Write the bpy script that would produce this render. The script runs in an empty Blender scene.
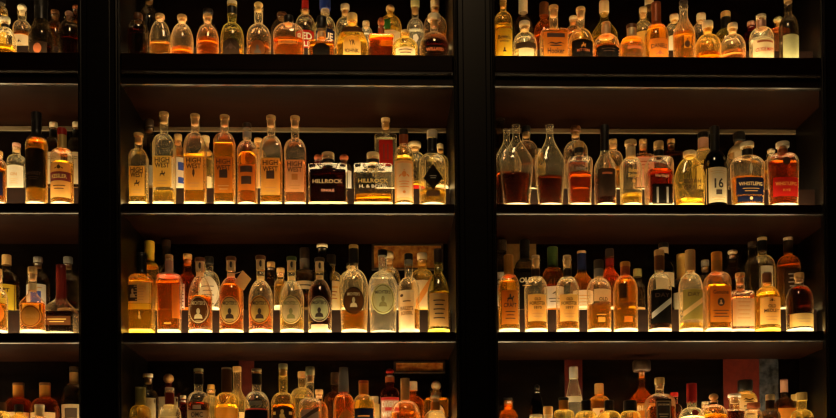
import bpy, bmesh, math
from mathutils import Vector, Matrix
PI = math.pi
sc = bpy.context.scene
COL = sc.collection

# ------------------------------------------------------------------ camera
FPX = 1012.0
CAMX, CAMZ, CAMD = -0.1277091, -0.6620641, 3.2998
YAW, PIT, ROL, SHY = 0.0347751, 0.0160877, -0.0093353, 308.9912
fw = Vector((math.sin(YAW)*math.cos(PIT), math.cos(YAW)*math.cos(PIT), math.sin(PIT)))
r0 = Vector((math.cos(YAW), -math.sin(YAW), 0)); u0 = r0.cross(fw)
RT = r0*math.cos(ROL) + u0*math.sin(ROL)
UP = -r0*math.sin(ROL) + u0*math.cos(ROL)
CAM = Vector((CAMX, -CAMD, CAMZ))
def at(px, py, Y):
    """the point of the photograph's pixel at the depth Y behind the shelf fronts"""
    d = fw + RT*((px-418)/FPX) - UP*((py-209-SHY)/FPX)
    return CAM + d*((Y+CAMD)/d.y)
cd = bpy.data.cameras.new('camera'); cam = bpy.data.objects.new('camera', cd); COL.objects.link(cam)
cd.sensor_width = 36; cd.lens = FPX/836*36; cd.shift_y = SHY/836
cd.clip_start = .05
cam.matrix_world = Matrix(((RT.x, UP.x, -fw.x, CAM.x), (RT.y, UP.y, -fw.y, CAM.y), (RT.z, UP.z, -fw.z, CAM.z), (0, 0, 0, 1)))
sc.camera = cam

# ------------------------------------------------------------------ materials
MC = {}
def newmat(key):
    m = bpy.data.materials.new(key); m.use_nodes = True
    nt = m.node_tree; nt.nodes.clear()
    return m, nt, nt.nodes.new('ShaderNodeOutputMaterial')
def c4(c): return (c[0], c[1], c[2], 1)
def princ(key, col, rough=.5, metal=0., spec=.5, noise=0., nscale=40., coat=0., stretch=None):
    if key in MC: return MC[key]
    m, nt, out = newmat(key)
    b = nt.nodes.new('ShaderNodeBsdfPrincipled')
    b.inputs['Base Color'].default_value = c4(col); b.inputs['Roughness'].default_value = rough
    b.inputs['Metallic'].default_value = metal; b.inputs['Specular IOR Level'].default_value = spec
    b.inputs['Coat Weight'].default_value = coat; b.inputs['Coat Roughness'].default_value = .12
    if noise:
        tc = nt.nodes.new('ShaderNodeTexCoord'); mp = nt.nodes.new('ShaderNodeMapping')
        if stretch: mp.inputs['Scale'].default_value = stretch
        n = nt.nodes.new('ShaderNodeTexNoise'); n.inputs['Scale'].default_value = nscale; n.inputs['Detail'].default_value = 5
        r = nt.nodes.new('ShaderNodeValToRGB')
        r.color_ramp.elements[0].color = c4([x*(1-noise) for x in col]); r.color_ramp.elements[1].color = c4([min(1, x*(1+noise)) for x in col])
        r.color_ramp.elements[0].position = .3; r.color_ramp.elements[1].position = .7
        nt.links.new(tc.outputs['Object'], mp.inputs['Vector']); nt.links.new(mp.outputs['Vector'], n.inputs['Vector'])
        nt.links.new(n.outputs['Fac'], r.inputs['Fac']); nt.links.new(r.outputs['Color'], b.inputs['Base Color'])
    nt.links.new(b.outputs[0], out.inputs[0]); MC[key] = m
    return m
def paper(col):
    key = 'paper_%.2f_%.2f_%.2f' % tuple(col)
    if key in MC: return MC[key]
    m, nt, out = newmat(key); N = nt.nodes.new
    tc = N('ShaderNodeTexCoord'); n = N('ShaderNodeTexNoise'); n.inputs['Scale'].default_value = 90
    r = N('ShaderNodeValToRGB'); r.color_ramp.elements[0].color = c4([x*.86 for x in col]); r.color_ramp.elements[1].color = c4(col)
    nt.links.new(tc.outputs['Object'], n.inputs['Vector']); nt.links.new(n.outputs['Fac'], r.inputs['Fac'])
    d = N('ShaderNodeBsdfDiffuse'); t = N('ShaderNodeBsdfTranslucent'); mx = N('ShaderNodeMixShader'); mx.inputs[0].default_value = .5
    nt.links.new(r.outputs[0], d.inputs[0]); nt.links.new(r.outputs[0], t.inputs[0])
    nt.links.new(d.outputs[0], mx.inputs[1]); nt.links.new(t.outputs[0], mx.inputs[2]); nt.links.new(mx.outputs[0], out.inputs[0])
    MC[key] = m; return m
def ink(col):
    if col == CC['brown']: col = (.05, .018, .007)
    return princ('ink_%.2f_%.2f_%.2f' % tuple(col), col, .6)
GL = {'c': ((1, .97, .88), (1, .84, .5), .13), 'o': ((.8, .78, .45), (.75, .62, .2), .14), 'y': ((1, .9, .5), (1, .78, .26), .22),
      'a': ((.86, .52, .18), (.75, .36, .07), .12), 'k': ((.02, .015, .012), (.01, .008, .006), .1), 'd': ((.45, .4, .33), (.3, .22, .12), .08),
      'r': ((.35, .05, .02), (.3, .03, .01), .15), 'f': ((1, .9, .7), (1, .85, .6), .4), 'x': ((1, .98, .92), (1, .88, .6), .06), 'w': ((1, 1, .97), (1, .93, .75), .3)}
def glass(k, wet=False, top=False):
    """thin-walled bottle glass: sees through, mirrors at grazing angles, and the longer way through the wall at the rim gathers more light"""
    key = 'glass_'+k+('_wet' if wet else '')+('_shoulder' if top else '')
    if key in MC: return MC[key]
    tint, glow, w = GL[k]
    if wet: w *= .12
    if top: w *= .2
    m, nt, out = newmat(key); N = nt.nodes.new
    tr = N('ShaderNodeBsdfTransparent'); tr.inputs[0].default_value = c4(tint)
    tl = N('ShaderNodeBsdfTranslucent'); tl.inputs[0].default_value = c4(glow)
    df = N('ShaderNodeBsdfDiffuse'); df.inputs[0].default_value = c4(glow)
    ad = N('ShaderNodeMixShader'); ad.inputs[0].default_value = .35
    nt.links.new(tl.outputs[0], ad.inputs[1]); nt.links.new(df.outputs[0], ad.inputs[2])
    gs = N('ShaderNodeBsdfGlossy'); gs.inputs['Roughness'].default_value = .06
    lw = N('ShaderNodeLayerWeight'); lw.inputs[0].default_value = .5
    pw = N('ShaderNodeMath'); pw.operation = 'POWER'; pw.inputs[1].default_value = 2.7
    ml = N('ShaderNodeMath'); ml.operation = 'MULTIPLY_ADD'; ml.inputs[1].default_value = (.85 if wet else .1 if top else 1.0)*(.5 if k == 'x' else 1); ml.inputs[2].default_value = w*.35
    ml.use_clamp = True
    nt.links.new(lw.outputs['Facing'], pw.inputs[0]); nt.links.new(pw.outputs[0], ml.inputs[0])
    m1 = N('ShaderNodeMixShader'); nt.links.new(ml.outputs[0], m1.inputs[0])
    nt.links.new(tr.outputs[0], m1.inputs[1]); nt.links.new(ad.outputs[0], m1.inputs[2])
    p5 = N('ShaderNodeMath'); p5.operation = 'POWER'; p5.inputs[1].default_value = 4.5; nt.links.new(lw.outputs['Facing'], p5.inputs[0])
    fr = N('ShaderNodeMath'); fr.operation = 'MULTIPLY_ADD'; fr.inputs[1].default_value = .85; fr.inputs[2].default_value = .11; nt.links.new(p5.outputs[0], fr.inputs[0])
    m2 = N('ShaderNodeMixShader'); nt.links.new(fr.outputs[0], m2.inputs[0])
    nt.links.new(m1.outputs[0], m2.inputs[1]); nt.links.new(gs.outputs[0], m2.inputs[2]); nt.links.new(m2.outputs[0], out.inputs[0])
    MC[key] = m; return m
def foot_glass(k):
    key = 'glass_foot_'+k
    if key in MC: return MC[key]
    tint, glow, w = GL[k]
    m, nt, out = newmat(key); N = nt.nodes.new
    g = N('ShaderNodeBsdfGlass'); g.inputs[0].default_value = c4(tint); g.inputs['IOR'].default_value = 1.5; g.inputs['Roughness'].default_value = .12
    tl = N('ShaderNodeBsdfTranslucent'); tl.inputs[0].default_value = c4([min(1, x*1.0) for x in glow] if k not in 'cfw' else (1, .95, .82))
    mx = N('ShaderNodeMixShader'); mx.inputs[0].default_value = .6
    nt.links.new(g.outputs[0], mx.inputs[1]); nt.links.new(tl.outputs[0], mx.inputs[2]); nt.links.new(mx.outputs[0], out.inputs[0])
    MC[key] = m; return m
LQ = {'gold': (.985, .71, .14), 'amber': (.97, .55, .04), 'orange': (.945, .38, .02), 'copper': (.90, .31, .016), 'russet': (.60, .12, .005), 'red': (.17, .018, .001), 'dark': (.15, .02, .002), 'pale': (.98, .86, .5),
      'peach': (.97, .5, .2), 'yellow': (.98, .7, .05), 'brown': (.55, .22, .02), 'clear': (.99, .95, .85), 'ruby': (.45, .01, .004), 'olive': (.6, .42, .06)}
def liquid(k):
    """clear spirit coloured by what it absorbs along the way, with a little haze at its surface"""
    key = 'liquid_'+k
    if key in MC: return MC[key]
    col = LQ[k]
    m, nt, out = newmat(key); N = nt.nodes.new
    g = N('ShaderNodeBsdfGlass'); g.inputs[0].default_value = (1, 1, 1, 1); g.inputs['IOR'].default_value = 1.34; g.inputs['Roughness'].default_value = .04
    tl = N('ShaderNodeBsdfTranslucent'); tl.inputs[0].default_value = c4([x**.6 for x in col])
    mx = N('ShaderNodeMixShader'); mx.inputs[0].default_value = .11
    nt.links.new(g.outputs[0], mx.inputs[1]); nt.links.new(tl.outputs[0], mx.inputs[2]); nt.links.new(mx.outputs[0], out.inputs[0])
    sg = [-math.log(max(x, .0005))/.052 for x in col]; D = max(sg)*1.02
    v = N('ShaderNodeVolumeAbsorption'); v.inputs['Density'].default_value = D; v.inputs['Color'].default_value = c4([1-x/D for x in sg])
    nt.links.new(v.outputs[0], out.inputs['Volume'])
    MC[key] = m; return m
CC = {'cork': (.80, .52, .19), 'tan': (.68, .42, .16), 'cream': (.85, .72, .48), 'white': (.9, .85, .75), 'black': (.012, .01, .009), 'brown': (.16, .06, .02),
      'red': (.5, .025, .02), 'dred': (.22, .02, .015), 'blue': (.02, .05, .3), 'navy': (.012, .018, .07), 'green': (.05, .2, .05), 'dgreen': (.05, .09, .025), 'yellow': (.85, .6, .05),
      'gold': (.86, .60, .20), 'silver': (.55, .52, .48), 'orange': (.72, .27, .04), 'amber': (.6, .25, .04), 'pink': (.75, .42, .3), 'grey': (.3, .28, .25),
      'peach': (.85, .55, .28), 'ltan': (.84, .64, .34), 'olive': (.3, .26, .08), 'lgreen': (.75, .75, .4), 'ochre': (.84, .54, .14), 'rust': (.4, .1, .03), 'dk': (.05, .03, .02)}
def capmat(k):
    return princ('cap_'+k, CC[k], .38, .0, .5, .12 if k in ('cork', 'tan') else 0, 300)
def foilmat(k):
    return princ('foil_'+k, CC[k], .35, .25 if k not in ('black', 'navy') else 0)
WOOD = princ('dark_wood', (.0080, .0021, .0007), .45, 0, .05, .35, 6, 0, (1, 8, 8))
WOODF = princ('dark_wood_front', (.0025, .0016, .0013), .35, 0, .2, .3, 6, .05, (1, 8, 8))
BACK = princ('back_board', (.003, .0018, .0014), .25, 0, .4, .3, 5, 0, (1, 6, 6))
MOULD = princ('moulding_varnish', (.012, .006, .004), .25, 0, .5, .3, 6, .15, (1, 8, 8))
RISE = princ('riser_wood', (.013, .0055, .004), .4, 0, .4, .25, 6, 0, (1, 8, 8))
def emit(key, col, s):
    m, nt, out = newmat(key); e = nt.nodes.new('ShaderNodeEmission'); e.inputs[0].default_value = c4(col); e.inputs[1].default_value = s
    nt.links.new(e.outputs[0], out.inputs[0]); return m
PANEL = emit('shelf_light', (1, .73, .35), 10.5)

STRIP = emit('front_light_strip', (1, .73, .35), 17)
PANELL = emit('low_shelf_light', (1, .73, .35), 14)
PANEL2L = emit('low_riser_light', (1, .73, .35), 9)
PANEL2 = emit('riser_light', (1, .73, .35), 6)

# ------------------------------------------------------------------ mesh helpers
def obj(name, bm, mats, parent=None, smooth=True):
    me = bpy.data.meshes.new(name)
    bm.normal_update(); bm.to_mesh(me); bm.free()
    for m in (mats if isinstance(mats, (list, tuple)) else [mats]): me.materials.append(m)
    if smooth: me.polygons.foreach_set('use_smooth', [True]*len(me.polygons))
    o = bpy.data.objects.new(name, me); COL.objects.link(o)
    if parent: o.parent = parent
    return o
def box(bm, x0, x1, y0, y1, z0, z1, bev=0., seg=2):
    r = bmesh.ops.create_cube(bm, size=1)
    vs = r['verts']
    for v in vs:
        v.co = Vector((x0 if v.co.x < 0 else x1, y0 if v.co.y < 0 else y1, z0 if v.co.z < 0 else z1))
    if bev:
        es = list({e for v in vs for e in v.link_edges})
        bmesh.ops.bevel(bm, geom=es, offset=bev, segments=seg, affect='EDGES', profile=.5)
def bbox(name, m, parent, *a, bev=.003):
    bm = bmesh.new(); box(bm, *a, bev=bev); return obj(name, bm, m, parent, False)
def loft(bm, rings, cap0=True, cap1=True, mi=0):
    """rings of points, all the same length"""
    R = [[bm.verts.new(p) for p in r] for r in rings]
    n = len(R[0])
    for a, b in zip(R, R[1:]):
        for i in range(n):
            f = bm.faces.new((a[i], a[(i+1) % n], b[(i+1) % n], b[i])); f.material_index = mi
    if cap0: f = bm.faces.new(R[0][::-1]); f.material_index = mi
    if cap1: f = bm.faces.new(R[-1]); f.material_index = mi
def circ(r, z, n=24, cx=0, cy=0): return [(cx+r*math.cos(2*PI*i/n), cy+r*math.sin(2*PI*i/n), z) for i in range(n)]
def lathe(bm, prof, n=24, cx=0, cy=0, c0=True, c1=True): loft(bm, [circ(max(r, 1e-5), z, n, cx, cy) for r, z in prof], c0, c1)
TXT = {}
def text_mesh(s):
    """(verts, faces) of a line of lettering, width 1, centred, height alike scaled"""
    if s in TXT: return TXT[s]
    cu = bpy.data.curves.new('t', 'FONT'); cu.body = s; cu.resolution_u = 2; cu.offset = .022; cu.fill_mode = 'BOTH' if hasattr(cu, 'fill_mode') else cu.fill_mode
    o = bpy.data.objects.new('t', cu)
    me = bpy.data.meshes.new_from_object(o)
    vs = [tuple(v.co) for v in me.vertices]; fs = [tuple(p.vertices) for p in me.polygons]
    bpy.data.objects.remove(o); bpy.data.curves.remove(cu); bpy.data.meshes.remove(me)
    x0 = min(v[0] for v in vs); x1 = max(v[0] for v in vs); y0 = min(v[1] for v in vs); y1 = max(v[1] for v in vs)
    vs = [((v[0]-(x0+x1)/2)/(x1-x0), (v[1]-(y0+y1)/2)/(y1-y0)) for v in vs]
    TXT[s] = (vs, fs); return TXT[s]

# ------------------------------------------------------------------ bottle
SEC = {'r': (2, 1.0), 's': (4.5, .85), 'q': (9, .72), 'o': (2.3, .6), 'k': (6, .95)}
class Shape:
    def __init__(s, H, zn, zs, nr, R, sec='r', e=2.0, bw=.97, belly=0.):
        s.H, s.zn, s.zs, s.nr, s.R, s.e, s.bw, s.belly = H, zn, zs, nr, R, e, bw, belly
        s.n, s.dr = SEC[sec]
    def r(s, z):
        if z >= s.zn: return s.nr
        if z > s.zs:
            t = (z-s.zs)/(s.zn-s.zs)
            if s.e == 'l': k = .5+.5*math.cos(PI*t)
            elif s.e == 'c': k = 1-t
            else: k = max(0, 1-t**s.e)**(1/s.e)
            return s.nr+(s.R-s.nr)*k
        t = z/s.zs
        r = s.R*(s.bw+(1-s.bw)*t) + s.belly*s.R*math.sin(PI*t)
        if z < .006: r *= .93+.07*math.sqrt(max(0, 1-(1-z/.006)**2))
        return r
    def sec(s, z):
        r = s.r(z); k = max(0, min(1, (r-s.nr)/max(1e-6, s.R*.8-s.nr))) if s.R*.8 > s.nr else 1
        n = 2+(s.n-2)*k; dep = r*(1+(s.dr-1)*k)
        return r, max(dep, min(r, s.nr)), n
    def ring(s, z, off=0., N=36):
        r, d, n = s.sec(z); r += off; d += off
        out = []
        for i in range(N):
            a = 2*PI*i/N; c, q = math.cos(a), math.sin(a)
            out.append((r*math.copysign(abs(c)**(2/n), c), d*math.copysign(abs(q)**(2/n), q), z))
        return out
    def front(s, x, z, off=.0007):
        r, d, n = s.sec(z)
        u = min(.995, abs(x)/r)
        return -d*(1-u**n)**(1/n)-off
    def zs_list(s, z0, z1):
        base = [0, .002, .004, .006]
        m = 7
        L = set([z0, z1])
        for z in base: L.add(z)
        for i in range(1, m+1): L.add(s.zs*i/m)
        for i in range(1, 13):
            t = i/12
            if s.e not in ('l', 'c'): t = math.sin(PI/2*t)
            L.add(s.zs+(s.zn-s.zs)*t)
        L.add(s.zn+(s.H-s.zn)*.5)
        return sorted(z for z in L if z0-1e-9 <= z <= z1+1e-9)
def patch_rows(shape):
    """half-width factor over v in -1..1 for a label outline"""
    return {'rect': lambda v: 1, 'oval': lambda v: math.sqrt(max(0, 1-v*v)), 'diamond': lambda v: 1-abs(v),
            'arch': lambda v: 1 if v < .2 else math.sqrt(max(0, 1-((v-.2)/.8)**2)), 'tab': lambda v: .82+.18*(1-v)/2}[shape]
def add_patch(bm, S, shape, x0, w, z0, z1, off, mi):
    f = patch_rows(shape); nv = 14 if shape != 'rect' else 6; nu = 10
    rows = []
    for j in range(nv+1):
        v = -1+2*j/nv
        if shape in ('oval', 'arch'): v = math.sin(PI/2*v) if shape == 'oval' else v
        z = z0+(z1-z0)*(v+1)/2; hw = max(w*f(v), 1e-5)
        row = []
        for i in range(nu+1):
            x = x0+hw*(-1+2*i/nu); row.append(bm.verts.new((x, S.front(x, z, off), z)))
        rows.append(row)
    for a, b in zip(rows, rows[1:]):
        for i in range(nu): bm.faces.new((a[i], a[i+1], b[i+1], b[i])).material_index = mi
def clip(pts, a, b):
    for lim, sg in ((a, 1), (b, -1)):
        out = []
        for i in range(len(pts)):
            p, q = pts[i-1], pts[i]
            ip, iq = (p[0]-lim)*sg >= 0, (q[0]-lim)*sg >= 0
            if ip != iq:
                t = (lim-p[0])/(q[0]-p[0]); out.append((lim, p[1]+t*(q[1]-p[1])))
            if iq: out.append(q)
        pts = out
        if len(pts) < 3: return []
    return pts
def add_poly(bm, S, pts, x0, zc, sx, sz, off, mi):
    """a flat mark wrapped on the bottle: cut in narrow upright slices so that it follows the curve"""
    a, b = min(p[0] for p in pts), max(p[0] for p in pts)
    n = max(1, int((b-a)*sx/.0025))
    for k in range(n):
        sl = clip(pts, a+(b-a)*k/n, a+(b-a)*(k+1)/n)
        if len(sl) < 3: continue
        vs = [bm.verts.new((x0+x*sx, S.front(x0+x*sx, zc+y*sz, off), zc+y*sz)) for x, y in sl]
        bm.faces.new(vs).material_index = mi
def ell(cx, cy, rx, ry, n=16): return [(cx+rx*math.cos(2*PI*i/n), cy+ry*math.sin(2*PI*i/n)) for i in range(n)]
PIC = {'bust': [ell(0, .35, .38, .5), [(-.9, -.9), (.9, -.9), (.75, -.35), (.3, -.1), (-.3, -.1), (-.75, -.35)]],
       'rider': [[(-.9, -.3), (-.5, .1), (.5, .15), (.8, .6), (1, .45), (.75, -.1), (.6, -.35), (.75, -.95), (.55, -.95), (.4, -.4), (-.4, -.35), (-.6, -.95), (-.8, -.95), (-.65, -.3)], ell(0, .7, .2, .3), [(-.25, .15), (.25, .15), (.15, .5), (-.15, .5)]],
       'square': [[(-1, -1), (1, -1), (1, 1), (-1, 1)]], 'dot': [ell(0, 0, 1, 1, 20)], 'bar': [[(-1, -1), (1, -1), (1, 1), (-1, 1)]],
       'slant': [[(-1, -1), (-1, -.45), (1, 1), (1, .45)]],
       'heart': [[(0, -1), (.9, .1), (.85, .7), (.45, .95), (0, .5), (-.45, .95), (-.85, .7), (-.9, .1)]],
       'antlers': [[(-.1, -1), (.1, -1), (.12, -.2), (-.12, -.2)], [(-.1, -.3), (-.9, .3), (-1, .9), (-.8, .9), (-.7, .4), (0, -.1)], [(.1, -.3), (.9, .3), (1, .9), (.8, .9), (.7, .4), (0, -.1)], [(-.5, .1), (-.5, .9), (-.35, .9), (-.35, .1)], [(.5, .1), (.5, .9), (.35, .9), (.35, .1)]],
       'crest': [ell(0, 0, .45, .6), [(-1, -.2), (-.5, .1), (-.5, -.2), (-1, -.6)], [(1, -.2), (.5, .1), (.5, -.2), (1, -.6)], [(-.2, .7), (.2, .7), (0, 1)]],
       'scroll': [[(-1, -.15), (-.5, .6), (0, .25), (.5, .6), (1, -.15), (.6, .2), (0, -.15), (-.6, .2)], ell(0, -.5, .7, .22)],
       'amp': [ell(0, .5, .42, .42), ell(-.05, -.4, .65, .55), [(.4, -.9), (.95, -.9), (.2, -.1), (-.1, .1)]],
       'flower': [ell(.5*math.cos(a*1.2566), .5*math.sin(a*1.2566), .5, .5, 10) for a in range(5)],
       'leaf': [[(0, -1), (.5, -.2), (.4, .5), (0, 1), (-.4, .5), (-.5, -.2)]]}

PLACED = []     # (bay, row, x, y, rx, ry)
FRONT = (.036, .182); RISER = (.186, .334); RH = .112
ROWZ = {1: .9099, 2: .4211, 3: 0.0, 4: -.4215}
BAYS = {'left': (-1.86, -1.1), 'middle': (-.9644, .1163), 'right': (.2533, 1.400)}
SHELF = {1: 'top shelf', 2: 'second shelf', 3: 'third shelf', 4: 'lowest shelf'}
CUR = [1, 'left']
LABELS = []
def shelf(row, bay): CUR[0] = row; CUR[1] = bay
def place(px, R, dr, sq, lo, hi, pref, row, bay):
    """the nearest free spot on the shelf; a bottle squeezed between others may be a little slimmer"""
    best, bp = None, 1e9
    for sc_ in (1, .94, .88, .82):
        rx = R*sc_; ry = rx*dr
        for dx in (0, .004, -.004, .008, -.008, .013, -.013):
            for i in range(25):
                y = lo+ry+(hi-lo-2*ry)*i/24 if hi-lo > 2*ry else (lo+hi)/2
                x = (px.x-CAM.x)*(y+CAMD)/(pref+CAMD)+CAM.x+dx
                pen = abs(y-pref)*.05+(1-sc_)*.5+abs(dx)*8
                x0, x1 = BAYS[bay]
                pen += 100*(max(0, x0+rx+.002-x)+max(0, x+rx+.002-x1))
                for b, r, x2, y2, rx2, ry2, q2 in PLACED:
                    if b != bay or r != row: continue
                    p = 2 if not (sq or q2) else (3 if not (sq and q2) else 6)
                    k = ((abs(x-x2)/(rx+rx2+.0006))**p+(abs(y-y2)/(ry+ry2+.0006))**p)**(1/p)
                    if k < 1: pen += (1-k)*20
                if pen < bp: bp = pen; best = (x, y, sc_)
    if bp > .6: print('CROWDED', row, bay, round(px.x, 3), round(bp, 2))
    return best
def B(tier, cx, top, ny, sy, nw, w, d, g='c', q=None, c=('tcork', 'cork', None, None), f=None, L=(), s='r', e=2.0, bw=.97, belly=0., name='whiskey_bottle', cat='bottle', tag=None, foot=True, thick=None):
    row, bay = CUR
    z0 = ROWZ[row]+(RH if tier == 'B' else 0)+.0012
    lo, hi = (RISER if tier == 'B' else FRONT)
    Y = (lo+.03 if tier == 'F' else (lo+hi)/2)
    ppm = FPX/(Y+CAMD)
    R = w/2/ppm; ry = R*SEC[s][1]
    if tier == 'F': Y = lo+ry+.002
    sq = s in 'sqk'
    X, Y, sk = place(at(cx, top, Y), R, SEC[s][1], sq, lo, hi, Y, row, bay)
    ppm = FPX/(Y+CAMD); R = w/2/ppm*sk*.975
    PLACED.append((bay, row, X, Y, R, R*SEC[s][1], sq))
    nr = nw/2/ppm; dr_ = SEC[s][1]*R
    kind, ck, cyb, cw = c if c else (None, None, None, None)
    zc_ = lambda py: at(cx, py, Y).z-z0                       # the outline, level with the bottle's axis
    zn_ = lambda py: at(cx, py, Y-nr).z-z0                    # the near side of the neck
    zf_ = lambda py: at(cx, py, Y-dr_*.95).z-z0               # the near side of the body
    sqs = s in 'qs'
    H = zn_(top)
    def zz(py):
        if py <= ny: return zn_(py)
        if py >= sy: return zf_(py)
        t = (py-ny)/(sy-ny); return zn_(py)*(1-t)+zf_(py)*t
    gtop = H
    if kind in ('tcork', 'ball', 'wide'): gtop = zn_(cyb if cyb else top+6)
    elif kind in ('screw',): gtop = H-.004
    zsh = zf_(sy) if sqs else zc_(sy)*.6+zf_(sy)*.4
    znk = max(zsh+.003, zf_(ny) if sqs and ny > top+8 and sy-ny < 6 else zc_(ny))
    znk = min(znk, gtop-.003)
    S = Shape(gtop, znk, min(zsh, znk-.002), nr, R, s, e, bw, belly)
    root = bpy.data.objects.new(name, None); COL.objects.link(root)
    root.empty_display_size = .03
    root.location = (X, Y, z0)
    lab = d+' on the '+SHELF[row]+', '+bay+' bay'
    root['label'] = lab; root['category'] = cat; root['group'] = 'bottles on the '+SHELF[row]+' of the '+bay+' bay'
    LABELS.append(lab)
    ft = .019 if foot else .004
    # glass body with a lip
    bm = bmesh.new()
    zs = S.zs_list(ft, gtop)
    rings = [S.ring(z) for z in zs]
    if kind != 'screw' and not (f and f[1] <= top+3):
        lip = min(.007, (gtop-S.zn)*.3)
        rings = [r for r, z in zip(rings, zs) if z < gtop-lip-1e-6]
        rings += [S.ring(gtop-lip), S.ring(gtop-lip*.9, .0018), S.ring(gtop-lip*.1, .0018), S.ring(gtop, .0004)]
    loft(bm, rings, False, False)
    if q:       # where the whiskey wets the wall the glass loses its haze
        zl0 = min(zz(q[1]), gtop-.006)
        cut = bmesh.ops.bisect_plane(bm, geom=bm.verts[:]+bm.edges[:]+bm.faces[:], plane_co=(0, 0, zl0), plane_no=(0, 0, 1))
        for fc in bm.faces:
            if fc.calc_center_median().z < zl0: fc.material_index = 1
    bm.normal_update()
    if sqs:     # the flat shoulders are seen square on, not along the wall
        for fc in bm.faces:
            if abs(fc.normal.z) > .6: fc.material_index = 2
    obj('glass_body', bm, [glass(g), glass(g, True), glass(g, False, True)], root)
    bm = bmesh.new()
    loft(bm, [S.ring(z) for z in (0, .002, .004, .007, ft)])
    obj('bottle_base', bm, foot_glass(g), root)
    th_ = thick or (.0055 if s == 'q' else .0028)
    if q:
        zl = min(zz(q[1]), gtop-.006)
        bm = bmesh.new()
        zq = [z for z in S.zs_list(ft+.001, zl) if z >= ft+.0009]
        loft(bm, [S.ring(z, -th_) for z in zq])
        obj('whiskey', bm, liquid(q[0]), root)
    if kind:
        bm = bmesh.new()
        r = (cw/2/ppm) if cw else nr*1.12
        if kind in ('tcork', 'wide'):
            h = H-gtop
            lathe(bm, [(r*.9, gtop+.0003), (r, gtop+h*.12), (r, gtop+h*.85), (r*.93, gtop+h*.97), (r*.6, H)])
            st = obj('stopper', bm, capmat(ck), root)
            bm = bmesh.new(); pl = min(.022, max(.006, (gtop-S.zn)*.5))
            lathe(bm, [(nr*.80, gtop-pl), (nr*.86, gtop-pl*.8), (nr*.86, gtop)])
            obj('cork_plug', bm, capmat('peach'), st)
        elif kind == 'ball':
            h = (H-gtop)/2
            lathe(bm, [(nr*.7, gtop-.01), (nr*.7, gtop)]+[(max(.0005, r*math.sin(a)), gtop+h-h*math.cos(a)) for a in [PI*k/10 for k in range(2, 11)]])
            obj('stopper', bm, capmat(ck), root)
        elif kind == 'screw':
            zb = zz(cyb if cyb else top+8)
            r = max(r, nr*1.06)
            n = 28
            def rr(a, z): return [((a*(1+.02*(i % 2)))*math.cos(2*PI*i/n), (a*(1+.02*(i % 2)))*math.sin(2*PI*i/n), z) for i in range(n)]
            loft(bm, [circ(r, zb, n), circ(r, zb+.002, n), rr(r, zb+.0025), rr(r, H-.003), circ(r*.97, H-.001, n), circ(r*.9, H, n)])
            obj('screw_cap', bm, capmat(ck), root, False)
    if f:
        bm = bmesh.new()
        zb, zt = zz(f[2]), min(zz(f[1]), H+.0005)
        zt2 = gtop if not kind or kind == 'screw' else gtop-.008
        zt = min(zt, H) if zt > gtop-.01 and not kind else min(zt, zt2)
        pts = [zb+(zt-zb)*i/8 for i in range(9)]
        rings = [S.ring(z, .0011) for z in pts]
        if len(f) > 3 and f[3] == 'drip':
            r0_ = rings[0]
            rings[0] = [(x, y, z-.006-.010*abs(math.sin(i*.7))) for i, (x, y, z) in enumerate(r0_)]
        if len(f) > 3 and f[3] == 'flare':
            rings = [[(x*(1+.25*(1-j/8)), y*(1+.25*(1-j/8)), z) for x, y, z in r] for j, r in enumerate(rings)]
        top_open = bool(kind) and zt < H-.004
        if not top_open: rings.append([(x*.8, y*.8, z+.0008) for x, y, z in rings[-1]])
        loft(bm, rings, False, not top_open)
        obj('wax_seal' if len(f) > 3 and f[3] == 'drip' else 'neck_foil', bm, foilmat(f[0]), root)
    for lb in L:
        shape, colk, y0, y1, wf = lb[:5]; items = lb[5] if len(lb) > 5 else []; dx = lb[6] if len(lb) > 6 else 0
        bm = bmesh.new(); mats = []
        def mi(m):
            if m not in mats: mats.append(m)
            return mats.index(m)
        za, zb = zz(y1), zz(y0); za = max(za, .012)
        rmin = min(S.r(za), S.r(zb), S.r((za+zb)/2))
        hw = rmin*wf; x0 = dx/ppm
        if shape == 'oval': hw = S.r((za+zb)/2)*wf
        if colk: add_patch(bm, S, shape, x0, hw, za, zb, .0007, mi(paper(CC[colk])))
        for k, it in enumerate(items):
            o_ = .0012+.0002*k
            if it[0] == 't':
                _, txt, yc, tw, hpx, ik = it
                vs, fs = text_mesh(txt); zc = zz(yc); W = hw*2*tw; hh = hpx/ppm
                V = [bm.verts.new((x0+x*W, S.front(x0+x*W, zc+y*hh, o_+.0003), zc+y*hh)) for x, y in vs]
                m_ = mi(ink(CC[ik]))
                for fc in fs:
                    try: bm.faces.new([V[i] for i in fc]).material_index = m_
                    except ValueError: pass
            elif it[0] == 'frame':
                _, ik, sc_ = it
                h = (zb-za)/2; zc = (za+zb)/2
                add_patch(bm, S, shape, x0, hw*sc_, zc-h*sc_, zc+h*sc_, o_, mi(paper(CC[ik])))
            elif it[0] == 'lines':
                _, ya, yb, n, tw, ik = it
                for j in range(n):
                    yc = ya+(yb-ya)*(j+.5)/n; t2 = tw*(1-.22*(j % 2))
                    add_poly(bm, S, [(-1, -1), (-.33, -1), (.33, -1), (1, -1), (1, 1), (.33, 1), (-.33, 1), (-1, 1)], x0, zz(yc), hw*t2, (yb-ya)/n/ppm*.14, o_, mi(ink(CC[ik])))
            else:
                pic, xo, yc, sx, sy_, ik = it
                for pts in PIC[pic]:
                    add_poly(bm, S, pts, x0+xo/ppm, zz(yc), sx/ppm, sy_/ppm, o_, mi(ink(CC[ik])))
        obj('label' if colk else 'surface_mark', bm, mats, root)
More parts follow.
